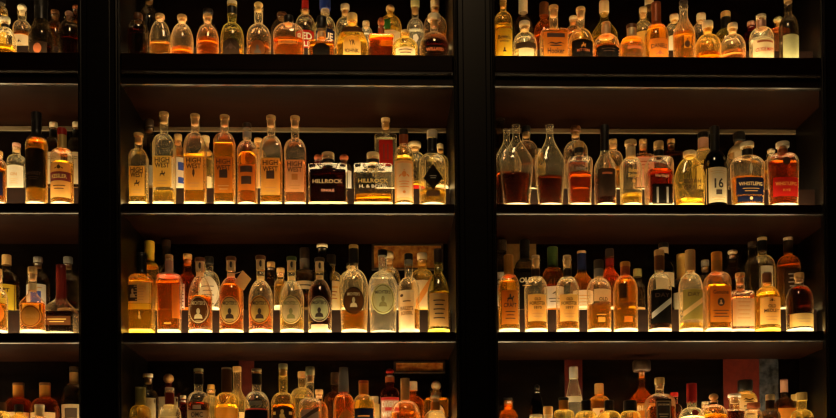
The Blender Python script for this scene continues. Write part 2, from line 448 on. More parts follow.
    if tag:
        tx, ty0, ty1, col = tag[:4]
        cxp, cyp = tx-cx, (ty0+ty1)/2
        hs = (ty1-ty0)/2/ppm; xx = cxp/ppm; zc = zz(cyp)
        bm = bmesh.new()
        yf = -S.sec(min(max(zc, .01), S.zn))[1]*.75-.006
        pts = [(0, hs), (hs*.85, .15*hs), (.1*hs, -hs), (-hs*.85, -.2*hs)]
        loft(bm, [[(xx+a, yf, zc+b) for a, b in pts], [(xx+a, yf+.0012, zc+b) for a, b in pts]])
        tg = obj('hang_tag', bm, paper(CC[col]), root, False)
        bm = bmesh.new()
        A = Vector((xx, yf+.0006, zc+hs*.9)); Bp = Vector((0, -nr-.001, zz(ny)+.01))
        ax = (Bp-A); n = 6
        side = ax.cross(Vector((0, 1, 0))).normalized()*.0006; sd2 = Vector((0, .0006, 0))
        loft(bm, [[A+side, A+sd2, A-side, A-sd2], [Bp+side, Bp+sd2, Bp-side, Bp-sd2]])
        obj('string', bm, capmat('cream'), tg)
    return root

# ================================================================== TOP SHELF
shelf(1, 'left')
B('F', 5, 16, 29, 42, 7, 22, 'yellow-lit bottle with black neck band and pale cap', q=('amber', 43), c=('tcork', 'cream', 21, 10), f=('black', 21, 28))
B('B', 22, 2, 22, 31, 8, 19, 'cream-labelled bottle with round pale cap', q=('brown', 30), c=('ball', 'cream', 10, 9), L=[('rect', 'cream', 34, 62, .9, [('crest', 0, 41, 2, 2, 'brown'), ('lines', 44, 50, 3, .5, 'tan')])])
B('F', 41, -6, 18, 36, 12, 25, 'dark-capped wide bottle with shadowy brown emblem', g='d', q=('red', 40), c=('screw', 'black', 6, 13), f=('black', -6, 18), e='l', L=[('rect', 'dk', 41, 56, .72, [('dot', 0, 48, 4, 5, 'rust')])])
B('B', 55, 9, 22, 34, 7, 17, 'slim amber bottle with narrow neck, half hidden', g='d', q=('orange', 26), c=('tcork', 'brown', 13, 8))
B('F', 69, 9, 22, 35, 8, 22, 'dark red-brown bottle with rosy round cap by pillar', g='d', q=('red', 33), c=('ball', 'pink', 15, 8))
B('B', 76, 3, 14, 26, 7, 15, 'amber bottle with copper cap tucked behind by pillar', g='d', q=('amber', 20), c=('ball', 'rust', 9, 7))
B('B', 1, -8, 8, 16, 8, 14, 'tall bottle with yellow paper label at frame edge', q=('gold', 12), c=('screw', 'black', 2, 9), L=[('rect', 'yellow', 17, 55, .9)])
shelf(1, 'middle')
B('F', 138, 12, 20, 29, 8, 22, 'dim dark-red round-shouldered bottle in the corner', g='d', q=('red', 27), c=('tcork', 'brown', 19, 9))
B('B', 149, -9, 8, 20, 8, 18, 'tall pale-necked bottle rising behind the corner bottles', g='d', q=('brown', 32), c=('tcork', 'cream', -3, 9))
B('F', 160, 13, 22, 40, 7, 22, 'tan-corked bottle with bright orange base', q=('brown', 40), c=('tcork', 'tan', 17, 9), s='o', e=1.7)
B('F', 182, 14, 25, 40, 7, 23, 'clear bell bottle with low level of glowing red whiskey', q=('copper', 45), c=('tcork', 'tan', 18, 9.5), e=1.8)
B('F', 207.5, 13, 26, 40, 7, 23, 'bell bottle half full of coppery red whiskey', q=('copper', 37), c=('tcork', 'tan', 17, 9), e=1.8)
B('B', 208, 8, 24, 38, 7, 22, 'dark-capped bottle directly behind coppery bell bottle', g='d', q=('red', 30), c=('tcork', 'black', 13, 10))
B('F', 232, -1, 25, 38, 9, 24, 'grey glass bottle with black neck and dark emblem', g='o', c=('tcork', 'cream', 3, 10), f=('black', 3, 13), L=[('arch', 'dk', 38, 58, .72, [('crest', 0, 46, 5, 5, 'brown')])], q=('brown', 46))
B('F', 258.5, 0, 26, 38, 8.5, 25, 'long-necked amber bottle with gold cap and dark emblem', q=('brown', 40), c=('ball', 'gold', 6, 9), L=[('oval', 'brown', 40, 58, .6, [('bust', 0, 49, 4, 5, 'dk')])])
B('F', 288.5, 14, 25, 35, 8, 32, 'broad orange-filled flask with black stopper and raised lettering', q=('copper', 36), c=('tcork', 'black', 22, 9.5), s='o', e=2.2, L=[('rect', None, 37, 50, .8, [('t', 'BONSSEAU', 42, .8, 4.5, 'amber')])])
B('B', 282, 11, 22, 32, 9, 24, 'dark amber bottle with pale-rimmed cap behind broad flask', g='d', q=('amber', 34), c=('tcork', 'brown', 15, 10))
B('B', 305, -4, 16, 28, 8, 21, 'tall clear bottle with red label reading RED', c=('tcork', 'red', 8, 7), q=('pale', 35), L=[('rect', 'red', 30, 62, .9, [('t', 'RED', 36, .8, 7, 'white'), ('t', 'ALE', 44, .6, 5, 'white')])])
B('F', 321.5, 15, 38, 42, 8, 28, 'square orange bottle with black stopper and black label', q=('orange', 41), c=('tcork', 'black', 29, 10), s='q', e=3.5, f=('peach', 30, 37), L=[('arch', 'black', 43, 58, .62)])
B('B', 325, -3, 18, 30, 8, 22, 'blue-capped clear bottle with blue and white label', c=('screw', 'blue', 8, 11), f=('cream', 8, 12), q=('pale', 40), L=[('rect', 'navy', 29, 62, .9, [('t', 'BLUE', 36, .85, 7, 'white')])])
B('B', 345, 3, 19, 28, 7, 20, 'clear bottle with white plug behind the arched-label bottle', c=('tcork', 'cream', 9, 9), q=('pale', 34))
B('F', 352, 12, 26, 42, 9, 33, 'sloping-shouldered pale yellow bottle with arched tan label', g='y', q=('pale', 37), c=('tcork', 'gold', 20, 10.5), s='s', e=1.35, f=('brown', 28, 33), L=[('arch', 'gold', 36, 58, .62, [('t', 'YR', 42.5, .35, 5, 'brown'), ('t', 'IOHNK', 51, .8, 4, 'brown')])])
B('B', 366, 20, 28, 33, 6, 13, 'small pale clear bottle with white cap', g='w', q=('clear', 32), c=('tcork', 'cream', 25, 7))
B('F', 381, 16, 32, 36, 6, 28, 'square-shouldered decanter full of deep orange whiskey', g='x', q=('copper', 34.5), c=('ball', 'rust', 25, 7), f=('rust', 24, 33), s='q', e=4, name='decanter', cat='decanter')
B('B', 390, 3, 17, 27, 8, 24, 'bottle with ornate cap, green tag and pale label', g='y', q=('pale', 26), c=('ball', 'ltan', 11, 9), L=[('rect', 'cream', 30, 60, .85), ('rect', 'green', 21, 29, .3, [], -3)])
B('F', 405, 29, 40, 46, 8, 26, 'short pale bottle with wide cylindrical neck', g='y', q=('pale', 48), c=('tcork', 'ltan', 32, 8.5), L=[('rect', 'cream', 47, 58, .8, [('lines', 48, 54, 2, .7, 'brown')])])
B('B', 415, -4, 20, 30, 7, 18, 'long-necked clear bottle with painted white highlights', g='w', q=('clear', 28), c=('tcork', 'lgreen', 6, 9), L=[('rect', None, 30, 54, .7, [('flower', 0, 38, 3, 4, 'white'), ('bar', 0, 45, .6, 7, 'white')])])  # white flower and bar paint the highlights on the clear glass
B('F', 434, 13, 34, 46, 8, 31, 'dome-shouldered bottle of dark red whiskey with wide pale stopper', q=('red', 40), c=('wide', 'cream', 19, 13), e=1.9, L=[('rect', None, 42, 53, .7, [('t', 'WILLARD', 49, .85, 3.5, 'rust')])])
B('B', 436, -2, 17, 25, 8, 24, 'pale bottle with white neck behind dome-shouldered one', g='c', q=('brown', 30), c=('tcork', 'cream', 6, 9))
shelf(1, 'right')
B('F', 503, -5, 13, 22, 6.5, 19, 'tall slim yellow-labelled bottle against the pillar', g='y', q=('gold', 22), c=('tcork', 'cork', 1, 7), L=[('rect', 'yellow', 28, 60, .92, [('t', "Bowen's", 36.5, .75, 4.5, 'brown'), ('t', 'WHISKEY', 41, .6, 2, 'brown'), ('bust', 0, 49.5, 2, 2.6, 'brown')])])
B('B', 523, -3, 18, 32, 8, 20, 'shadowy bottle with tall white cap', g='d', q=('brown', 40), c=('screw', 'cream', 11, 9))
B('F', 524.5, 20, 34, 47, 9, 26, 'small round clear bottle with pale cap and white label', q=('pale', 47), c=('tcork', 'cream', 25, 11), e=2, L=[('rect', 'dk', 43, 47, .8), ('rect', 'cream', 48, 60, .62)])
B('B', 544, 1, 22, 33, 9, 22, 'dark brown bottle behind the ornate orange one', g='a', q=('amber', 30), c=('screw', 'brown', 14, 9))
B('F', 553.5, 4, 26, 31, 8.5, 29, 'square orange bottle with ornate dark scroll label', q=('amber', 30), c=('tcork', 'cork', 8, 9.5), s='s', e=3.2, L=[('rect', 'amber', 32, 60, .88, [('bar', 0, 35.5, 9, 2, 'brown'), ('scroll', 0, 44, 9, 3.5, 'brown'), ('t', 'Hooker', 51, .7, 6, 'brown')])])
B('B', 573, 15, 27, 35, 7, 18, 'clear bottle with pale neck between orange and black-label bottles', q=('peach', 30), c=('tcork', 'cream', 19, 8))
B('F', 580.5, 6, 30, 42, 8, 26, 'clear-shouldered bottle with black label and small horse mark', q=('amber', 40), c=('tcork', 'cork', 10, 9.5), e=1.7, L=[('rect', 'black', 40, 60, .85, [('rider', 0, 45, 2.6, 2.6, 'orange'), ('t', 'RITTEN', 50, .6, 2.5, 'rust')])])
B('B', 604, -1, 18, 34, 8, 27, 'leaf-shaped bottle with pump-like pale cap', g='o', q=('olive', 30), c=('tcork', 'ltan', 12, 10), e='l')
B('F', 606, 21, 36, 44, 8.5, 27, 'bottle with peach neck wrap and large black label', q=('orange', 43), c=('tcork', 'peach', 22, 9), f=('peach', 21, 35), e=1.8, L=[('rect', 'black', 45, 60, .92, [('lines', 47, 52, 2, .6, 'brown')])])
B('F', 631.5, 23, 38, 47, 9, 26, 'bright orange bell bottle with pale striped neck wrap', q=('amber', 39), c=('screw', 'brown', 27, 10.5), f=('ltan', 25, 38), e=2, L=[('rect', None, 43, 57, .85, [('bar', 0, 47, 7, 1.5, 'rust'), ('t', 'NOKALI', 54, .8, 4, 'brown')])])
B('B', 643, 6, 22, 32, 7, 20, 'bottle with yellow label between two orange bottles', q=('gold', 34), c=('tcork', 'ltan', 12, 8), L=[('rect', 'ochre', 31, 60, .85)])
B('B', 649, -4, 14, 26, 8, 16, 'tall shadowy bottle with pale cap behind red-wax one', g='d', c=('tcork', 'cream', 4, 9), q=('brown', 30))
B('F', 656, 1, 25, 36, 9, 25, 'red-waxed tall bottle of orange whiskey with tan label', q=('amber', 26), c=None, f=('rust', 1, 25), e=1.7, L=[('rect', 'orange', 38, 60, .8, [('t', 'DANIELS', 45.5, .85, 4.5, 'brown'), ('crest', 0, 53, 4, 3, 'rust')])])
B('B', 674, 13, 24, 34, 7, 20, 'pale-capped bottle showing a white paper label edge', c=('tcork', 'cream', 19, 9), q=('gold', 40), L=[('rect', 'white', 35, 60, .9)])
B('F', 683.5, -3, 16, 34, 8, 23, 'long-necked brown-amber bottle with sloping shoulders', q=('amber', 30), c=('ball', 'dk', 4, 9), g='f', e='l', L=[('rect', None, 36, 54, .6, [('crest', 0, 44, 6, 6, 'brown')])])
B('B', 701, 12, 24, 34, 8, 20, 'clear bottle with disc-shaped cream stopper', q=('brown', 40), c=('tcork', 'cream', 19, 9.5))
B('F', 707.5, 20, 36, 48, 8.5, 27, 'round clear bottle with little orange whiskey left', g='y', q=('orange', 50), c=('tcork', 'cream', 27, 11), e=2)
B('B', 725.5, 10, 30, 42, 9, 24, 'dark olive round bottle with tan cap', g='o', q=('olive', 36), c=('screw', 'tan', 16, 9.5), f=('black', 16, 29))
B('F', 732.5, 22, 36, 48, 8, 26, 'round bottle with rosy orange whiskey to its waist', q=('peach', 48), c=('tcork', 'cream', 28, 10), e=2)
B('B', 751, 20, 32, 42, 8, 22, 'dark red glass bottle with pale plug', g='r', q=('ruby', 36), c=('tcork', 'pink', 25, 8))
B('F', 761, 13, 29, 38, 9, 25, 'clear bottle with red-striped stopper and white slanted label', q=('clear', 36), c=('tcork', 'cream', 17, 10), f=('pink', 17, 27), e=2, L=[('rect', 'cream', 38, 62, .92, [('slant', 0, 50, 11, 5, 'peach'), ('t', "CLYDE MAY'S", 49, .85, 4, 'red'), ('bar', 0, 41, 8, 1, 'rust')])])
B('B', 778, 15, 26, 29, 6, 21, 'square tan-lit bottle with pale knob stopper', q=('peach', 28), c=('ball', 'lgreen', 22, 9), s='s', e=3, g='f')
B('F', 788, -8, 16, 28, 7.5, 20, 'tall clear bottle with plain pale green label', g='d', c=('screw', 'tan', 1, 8), e=1.7, L=[('rect', 'lgreen', 34, 62, .86)])
# ================================================================== SECOND SHELF
shelf(2, 'left')
B('F', -2, 150, 160, 168, 8, 17, 'orange-rimmed bottle cut off by the frame edge', q=('orange', 166), c=('tcork', 'cork', 154, 9), L=[('rect', 'navy', 172, 195, .8)])
B('B', 16.5, 142, 156, 164, 7.5, 19, 'short clear bottle with square white label and rosy cap', q=('clear', 164), c=('tcork', 'pink', 146, 8), e=2.5, L=[('rect', 'white', 165, 189, .9, [('t', 'GIN', 174, .4, 3, 'tan'), ('lines', 178, 184, 3, .5, 'ltan')])])
B('F', 36.5, 111, 136, 145, 9, 22, 'tall amber bottle with black neck and black label', q=('amber', 139), c=('screw', 'black', 120, 10), f=('black', 112, 138), e=1.8, L=[('rect', 'black', 148, 187, .95, [('t', 'WHISKEY', 173, .7, 3.5, 'brown'), ('lines', 176, 180, 2, .5, 'brown')])])
B('B', 53.5, 121, 138, 150, 7, 19, 'cream-labelled dark bottle with pale cap behind banner label', g='d', q=('brown', 150), c=('tcork', 'cream', 127, 8), f=('black', 128, 138), L=[('rect', 'cream', 152, 184, .9, [('lines', 156, 160, 2, .6, 'brown')])])
B('F', 62, 127, 150, 157, 8, 23, 'amber bottle with red cap and dark red banner label', q=('amber', 160), c=('screw', 'red', 134, 9), f=('gold', 134, 149), e=2.6, L=[('rect', 'gold', 162, 197, .9, [('bar', 0, 176, 10, 4.5, 'dred'), ('t', 'KESSLER', 176, .75, 4, 'gold'), ('lines', 184, 190, 2, .6, 'brown'), ('crest', 0, 167, 4, 3, 'brown')])])
B('B', 76.5, 121, 138, 150, 7, 18, 'cream-labelled dark bottle half behind the pillar', g='d', q=('brown', 150), c=('tcork', 'cream', 127, 8), f=('black', 128, 138), L=[('rect', 'cream', 152, 184, .9, [('lines', 156, 160, 2, .6, 'brown')])])
shelf(2, 'middle')
def west(cx, top, w, lq, lv, d, ny, sy, ly0, ly1, lab='ochre', **k):
    h = ly1-ly0
    B('F', cx, top, ny, sy, 8, w, d, q=(lq, lv), c=('tcork', 'cork', top+4, 9.5), e=1.6, s='k', L=[('rect', lab, ly0, ly1, .86, [('t', 'HIGH', ly0+h*.13, .8, 5, 'brown'), ('t', 'WEST', ly0+h*.30, .8, 5, 'brown'), k.get('pic', ('rider', 0, ly0+h*.57, 3, 3, 'brown')), ('lines', ly0+h*.76, ly0+h*.94, 2, .6, 'tan')])], **{a: b for a, b in k.items() if a != 'pic'})
west(138.5, 132, 18.5, 'gold', 167, 'smaller cork-stopped western bottle first beside the pillar', 150, 158, 166, 196)
west(164, 111, 22, 'gold', 190, 'tall frosted western bottle with glowing yellow whiskey line', 135, 146, 156, 187, g='c')
west(195, 113, 22, 'amber', 153, 'tall western bottle with frosted body and slim brown mark', 134, 147, 156, 190, lab='ochre', pic=('leaf', 0, 173, 2.5, 4.5, 'brown'))
west(224.5, 114, 21.5, 'amber', 142, 'western bottle filled orange up to its shoulders', 134, 142, 157, 193, lab='amber', pic=('square', 0, 174, 4, 4, 'brown'))
west(271, 114.5, 22.5, 'amber', 160, 'western bottle with clear top and brown square on label', 137, 149, 158, 195, lab='ochre', pic=('square', 0, 175, 4, 4, 'brown'))
west(295, 115, 22, 'peach', 160, 'western bottle with peach-orange frosted lower half', 140, 150, 160, 192, lab='peach', pic=('square', 0, 177, 3, 3, 'amber'), g='c')
B('F', 247, 122, 142, 152, 8, 21, 'silver-ringed bottle of glowing orange whiskey with dark square label', q=('orange', 151), c=('screw', 'dk', 127, 8.5), f=('silver', 131, 137), e=2, thick=.005, L=[('rect', 'amber', 164, 190, .8, [('square', 0, 180, 5, 4, 'brown'), ('bar', 0, 169, 6, 3, 'brown')])])
B('B', 145, 118, 136, 146, 9, 21, 'dim reddish bottle behind the smaller western bottle', g='d', q=('red', 146), c=('tcork', 'dk', 126, 10), L=[('rect', 'grey', 165, 190, .8)])
B('B', 178, 133, 148, 156, 7, 17, 'small bottle showing white and blue label edge', q=('amber', 155), c=('tcork', 'cork', 140, 8), L=[('rect', 'white', 157, 192, .95, [('bar', 4, 166, 2.5, 4, 'blue'), ('bar', 4, 180, 2.5, 3, 'blue')])])
B('B', 205, 135, 150, 158, 7, 16, 'yellow-necked bottle between the two frosted western bottles', q=('gold', 156), c=('screw', 'ltan', 141, 9), f=('ltan', 141, 152), L=[('rect', 'cream', 176, 190, .9)])
B('B', 258, 137, 150, 158, 7, 17, 'slim bottle with peach-cream label edge', q=('gold', 156), c=('tcork', 'cork', 142, 8), L=[('rect', 'peach', 150, 188, .95)])
B('F', 328, 151, 162.5, 164.5, 12, 40, 'square decanter of dark red whiskey with gilt collar', g='x', q=('red', 168.5), c=('tcork', 'ltan', 156, 12.5), f=('black', 157, 162), s='q', e=5, bw=.99, name='decanter', cat='decanter', L=[('rect', None, 170, 198, .9, [('t', 'HILLROCK', 181.5, .85, 4, 'ltan'), ('t', 'SINGLE', 190.5, .38, 2.6, 'pink')])])
B('F', 373, 151, 162.5, 164.5, 12, 40, 'nearly empty square decanter with gold lettering and antler emblem', q=('amber', 193), c=('tcork', 'ltan', 156, 12.5), f=('black', 157, 162), s='q', e=5, bw=.99, name='decanter', cat='decanter', g='x', L=[('rect', None, 168, 198, .9, [('antlers', 0, 172.5, 5, 4, 'ltan'), ('t', 'HILLROCK', 181, .85, 3.8, 'gold'), ('t', 'H. & BOUR', 186.5, .8, 3.2, 'white')])])
B('B', 318, 153, 164, 170, 7, 15, 'small rusty-knobbed bottle behind the dark red decanter', g='r', q=('ruby', 170), c=('ball', 'rust', 160, 8))
B('B', 344, 153, 164, 170, 7, 17, 'rusty-knobbed bottle with white label between the decanters', g='d', q=('red', 170), c=('ball', 'rust', 160, 9), L=[('rect', 'white', 170, 188, .9)])
B('B', 385.5, 114, 132, 136, 8, 23, 'square clear bottle with bright red label', q=('clear', 137), c=('tcork', 'ltan', 121, 9), s='s', e=4, L=[('rect', 'red', 140, 166, .62, [('bar', -2, 152, .7, 8, 'dred'), ('bar', 2, 152, .7, 8, 'dred')])])
B('F', 403.5, 128, 147, 158, 8.5, 20, 'peach-labelled bottle with red neck and black cap', q=('gold', 155), c=('screw', 'black', 134, 9), f=('rust', 134, 143), e=2, L=[('rect', 'peach', 160, 200, .95, [('frame', 'cream', .86), ('crest', 0, 174, 5, 5, 'orange'), ('lines', 180, 188, 3, .55, 'orange'), ('dot', 0, 192, 1.5, 1.5, 'orange')])])
B('B', 414.5, 141, 153, 160, 9, 23, 'ornate clear bottle with wide cream stopper', q=('gold', 180), c=('wide', 'cream', 146, 13), g='c', e=1.6, L=[('rect', 'red', 185, 189, .9)])
B('F', 432, 129, 154, 164, 9, 28, 'clear bottle with black neck and black diamond label', q=('gold', 187), c=('screw', 'cream', 137, 10.5), f=('black', 137.5, 155), e=1.9, L=[('diamond', 'black', 164, 190, .72, [('lines', 175, 179, 2, .35, 'grey')]), ('rect', 'dk', 190, 196, .5)])
B('B', 440, 143, 156, 163, 7, 17, 'slender clear bottle by right side wall behind diamond label', q=('pale', 165), c=('tcork', 'cream', 148, 7))
shelf(2, 'right')
TD = dict(s='o', e='l', bw=.74, thick=.006)
B('F', 516, 124, 135, 163, 7, 35, 'front teardrop bottle half full of dark red whiskey', q=('red', 171), c=None, **TD)
B('F', 506.5, 128, 138, 165, 6, 30, 'teardrop bottle set behind its twin beside the pillar', q=('red', 171), c=None, **TD)
B('F', 549.5, 124, 135, 165, 7, 32, 'teardrop bottle with orange film above its whiskey', q=('red', 174), c=None, L=[('rect', None, 151, 160, .5, [('leaf', -9, 156, 2, 5, 'orange')])], **TD)
B('B', 526, 125, 142, 152, 8, 24, 'round clear bottle with black cap behind the teardrops', q=('brown', 160), c=('tcork', 'black', 131, 9))
B('B', 500, 106, 130, 142, 8, 17, 'shadowy tall bottle in the corner by the pillar', g='d', q=('brown', 146), c=('screw', 'dk', 118, 9))
B('B', 538, 148, 158, 164, 6, 15, 'slim pale bottle between the teardrop bottles', g='y', q=('pale', 165), c=('tcork', 'ltan', 152, 6))
B('B', 575.5, 125, 142, 152, 8, 25, 'round clear bottle with dark brown cap', q=('brown', 162), c=('tcork', 'brown', 131, 10))
B('F', 579, 141, 158, 164, 9, 26, 'tapered square bottle with black band and white-lit base', q=('russet', 171), c=('screw', 'tan', 147, 10), f=('black', 147, 152), s='s', e=3.5, bw=.82, thick=.005, L=[('rect', None, 164, 172, .7, [('t', 'KOVAL', 168.5, .6, 3, 'grey')])])
B('F', 604.5, 124, 150, 168, 8, 23, 'long-shouldered bottle with black neck and dark red label', q=('red', 173), c=('screw', 'black', 132, 9), f=('black', 125, 150), e='l', L=[('rect', 'dk', 168, 196, .8, [('bar', 0, 173, 5, 1, 'rust')])])
B('B', 613, 138, 152, 160, 8, 20, 'clear amber bottle with tan cap', q=('amber', 166), c=('tcork', 'tan', 143, 8))
B('F', 630.5, 139, 158, 168, 9, 23, 'clear bottle with gold lettering and a little gold whiskey', q=('gold', 192), c=('wide', 'tan', 144, 12), f=('ltan', 145, 156), e=1.7, L=[('rect', None, 166, 184, .7, [('t', 'Baker', 170, .6, 4, 'ochre'), ('t', 'Seven', 175, .7, 4, 'ochre'), ('dot', 0, 181, 1.6, 1.6, 'ochre')])])
B('B', 643, 138, 152, 156, 8, 21, 'tan-capped bottle with pinkish-white label', q=('peach', 156), c=('tcork', 'tan', 143, 8), s='s', e=3, L=[('rect', 'pink', 157, 187, .88, [('lines', 160, 170, 3, .6, 'rust')])])
B('F', 658.5, 140, 158, 165, 9, 27, 'black-necked orange bottle with cork top and striped label', q=('russet', 168), c=('tcork', 'tan', 147, 10), f=('black', 148, 157), e=2.4, s='k', thick=.005, L=[('rect', None, 170, 180, .7, [('t', 'Heritage', 176, .75, 4, 'ltan')]), ('rect', 'black', 184, 204, .8, [('bar', -5, 195, 1, 8, 'grey'), ('bar', 5, 195, 1, 8, 'grey')])])
B('B', 671, 138, 150, 154, 8, 23, 'square dark brown bottle with tan cap', g='d', q=('brown', 152), c=('tcork', 'tan', 143, 8), s='s', e=3.5)
B('F', 689.5, 150, 158, 178, 9, 33, 'pale flask-shaped bottle with large dark lettering', g='y', q=('gold', 197), c=('wide', 'ltan', 155, 13), s='o', e=1.5, bw=.86, L=[('rect', None, 176, 198, .8, [('t', 'ELIJAH', 181.5, .75, 5.5, 'brown'), ('t', 'CRAIG', 187.5, .75, 5.5, 'brown'), ('dot', 0, 193, 1.5, 1.5, 'brown')])])
B('B', 703, 131, 150, 162, 10, 24, 'cream bottle with pink round seal and black top', g='f', q=('pale', 160), c=('screw', 'black', 136, 11), f=('pink', 137, 147), L=[('rect', 'cream', 165, 190, .8)])
B('F', 714.5, 125, 152, 165, 8.5, 24, 'black wine-shaped bottle with cream label numbered 16', g='k', c=('screw', 'black', 134, 9.5), f=('black', 126, 150), e=1.8, name='wine_bottle', L=[('rect', 'cream', 167, 202, .95, [('lines', 170, 174, 2, .7, 'tan'), ('t', '16', 183, .42, 10, 'dk'), ('bar', 0, 192, 3, 2.5, 'dk'), ('lines', 196, 201, 2, .6, 'tan')])])
B('B', 739, 131, 146, 156, 9, 24, 'cream-labelled amber bottle with wide black cap', q=('red', 160), c=('wide', 'black', 140, 12), f=('ltan', 141, 152), L=[('rect', 'cream', 152, 160, .7)])
B('F', 747, 141, 157, 166, 10, 36, 'wide bottle with navy label and cream-topped black neck', q=('amber', 175), c=('wide', 'cream', 146, 13.5), f=('black', 147, 155), e=2.2, s='o', bw=.9, thick=.0045, L=[('rect', 'navy', 177, 194, .86, [('t', 'WHISTLEPIG', 183.5, .85, 3.6, 'ltan'), ('lines', 187, 192, 2, .6, 'tan')]), ('rect', 'navy', 195.5, 201, .8, [('dot', 0, 198, 1.6, 1.6, 'ltan')]), ('rect', None, 160, 174, .4, [('leaf', 0, 168, 3, 6, 'cream')])])
B('B', 771, 147, 160, 168, 8, 20, 'bottle with pale knob half behind wide red-orange bottle', q=('amber', 168), c=('ball', 'cream', 153, 8))
B('F', 782.5, 141, 154, 162, 9, 33, 'wide red-orange bottle with red label and cream cap', q=('russet', 160), c=('wide', 'cream', 146, 13.5), f=('rust', 147, 154), e=2.4, s='o', bw=.9, thick=.0045, L=[('rect', 'red', 177, 196, .86, [('t', 'WHISTLEPIG', 183.5, .85, 3.6, 'orange'), ('t', 'RYE', 190, .3, 2.4, 'orange')]), ('rect', None, 155, 166, .5, [('dot', 0, 161, 4, 4, 'brown')])])
# ================================================================== THIRD SHELF
shelf(3, 'left')
B('B', 6.5, 254, 272, 284, 8, 25, 'dark bottle with lettered yellow label and tan cap', g='d', q=('brown', 282), c=('screw', 'tan', 264, 9), L=[('rect', 'yellow', 284, 311, .93, [('t', 'CAPT', 290, .6, 4, 'brown'), ('t', '12', 296, .3, 3.5, 'brown')])])
B('F', -2, 268, 290, 300, 8, 19, 'orange-filled bottle with oval label at frame edge', q=('amber', 302), c=('tcork', 'cork', 274, 8), L=[('oval', 'orange', 302, 324, .85)])
B('F', 32.5, 266, 292, 304, 8, 26, 'orange flask with embossed oval and corked narrow neck', q=('orange', 302), c=('tcork', 'tan', 273, 9), s='o', e='l', bw=.95, f=('ltan', 283, 290), L=[('oval', 'amber', 305, 327, .82, [('frame', 'brown', .93), ('frame', 'amber', .86), ('t', 'PENN', 316, .6, 4, 'amber')])])
B('B', 38, 256, 273, 286, 8, 23, 'clear bottle with white and blue square label', g='d', q=('brown', 290), c=('tcork', 'grey', 262, 9), L=[('rect', 'white', 284, 309, .88, [('square', 1, 297, 5, 6, 'blue'), ('lines', 286, 289, 1, .7, 'tan')])])
B('F', 61, 264, 296, 312, 9, 31, 'red wax-dipped bottle with squat flared body', q=('red', 311), c=None, f=('dred', 264, 298, 'drip'), e='l', s='k', L=[('rect', 'brown', 316, 325, .88, [('lines', 318, 323, 2, .7, 'ochre')])])
B('B', 68, 256, 274, 288, 8, 22, 'clear shadowed bottle behind red wax-dipped one', g='d', q=('red', 300), c=('tcork', 'grey', 263, 9))
shelf(3, 'middle')
B('F', 140.5, 252, 275, 284, 9, 27, 'yellow whiskey bottle with portrait label and dark neck', g='y', q=('gold', 279), c=('screw', 'black', 258, 9.5), f=('black', 253, 274), e=2.4, s='k', bw=.92, thick=.004, L=[('rect', 'gold', 282, 303, .94, [('square', -6.5, 293, 4.5, 8, 'brown'), ('bust', -6.5, 293, 3, 5, 'tan'), ('lines', 285, 301, 6, .45, 'tan')]), ('rect', 'yellow', 303.5, 309, .93), ('rect', None, 310, 322, .5, [('amp', 0, 315, 2, 4, 'ochre')])])
B('B', 145.5, 240, 262, 275, 9, 22, 'yellow-capped bottle with green neck stripe', g='y', q=('yellow', 275), c=('screw', 'yellow', 251, 10), f=('yellow', 251, 266), L=[('rect', 'green', 253, 264, .9), ('rect', 'ochre', 285, 312, .9)])
B('F', 169, 254, 274, 281, 7.5, 25.5, 'tapered orange-filled bottle with striped neck ribbon', q=('orange', 280), c=('tcork', 'tan', 258, 8), f=('pink', 259, 275), e=2.8, s='s', bw=.86, L=[('rect', 'orange', 284, 318, .3, [], 8), ('rect', None, 320, 326, .5, [('lines', 321, 325, 1, .6, 'ochre')])])
B('B', 166, 239, 266, 278, 8, 23, 'tall dark bottle with pale-rimmed black cap', g='d', q=('brown', 280), c=('screw', 'dk', 246, 9), f=('black', 246, 262))
B('B', 187.5, 253, 270, 282, 8, 23, 'corked amber-brown bottle with tilted dark label', g='a', q=('amber', 276), c=('tcork', 'cork', 259, 9), e='l', L=[('rect', 'white', 284, 316, .28, [('lines', 286, 314, 8, .7, 'brown')], -4)])
def mich(cx, top, w, lq, lv, d, ov, ovin, inkk='dk', capk='brown', ny=280, sy=297, oy=(296, 324), g='c', tag=None, extra=(), lab='ltan', e=1.5, h=1.0):
    oc = (oy[0]+oy[1])/2; oh = oy[1]-oy[0]
    L = [('oval', ov, oy[0], oy[1], .84, [('frame', inkk, .95), ('frame', ovin, .88), ('bust', 0, oc+oh*.12, w*.19, oh*.21, inkk), ('t', "MICHTER'S", oc-oh*.25, .66, oh*.14, inkk), ('lines', oc+oh*.36, oc+oh*.44, 1, .35, inkk)]), ('rect', lab, ny-5, ny-.5, .93), ('rect', None, top+4, top+13, .5, [('dot', .5, top+8.5, 1.4, 3.2, 'dk')])]+list(extra)
    B('F', cx, top, ny, sy, 8, w, d, q=(lq, lv), c=('screw', capk, top+4, 10), f=(lab, top+3.5, top+14), e=e, g=g, L=L, tag=tag)
mich(200, 257, 24.5, 'orange', 295, 'clear-shouldered bottle with dark brown oval portrait label', 'dk', 'brown', 'ltan', ny=277)
mich(231, 256, 25, 'orange', 284, 'orange bottle with gold oval label and hanging tag', 'gold', 'gold', 'brown', ny=278, sy=293, tag=(243.5, 271, 291, 'ltan'))
mich(260.5, 255, 25, 'orange', 315, 'bottle with amber oval label and orange in base', 'amber', 'ochre', 'brown', ny=281)
mich(291.5, 256, 25, 'gold', 318, 'clear bottle with gold oval label and dark green cap', 'ltan', 'ltan', 'olive', capk='dgreen', ny=281)
mich(319.5, 257, 24.5, 'red', 285, 'dark red bottle with cream oval and small white strip', 'cream', 'lgreen', 'dk', capk='dk', ny=280, sy=296, oy=(296, 322), extra=[('rect', 'cream', 324, 331, .72)])
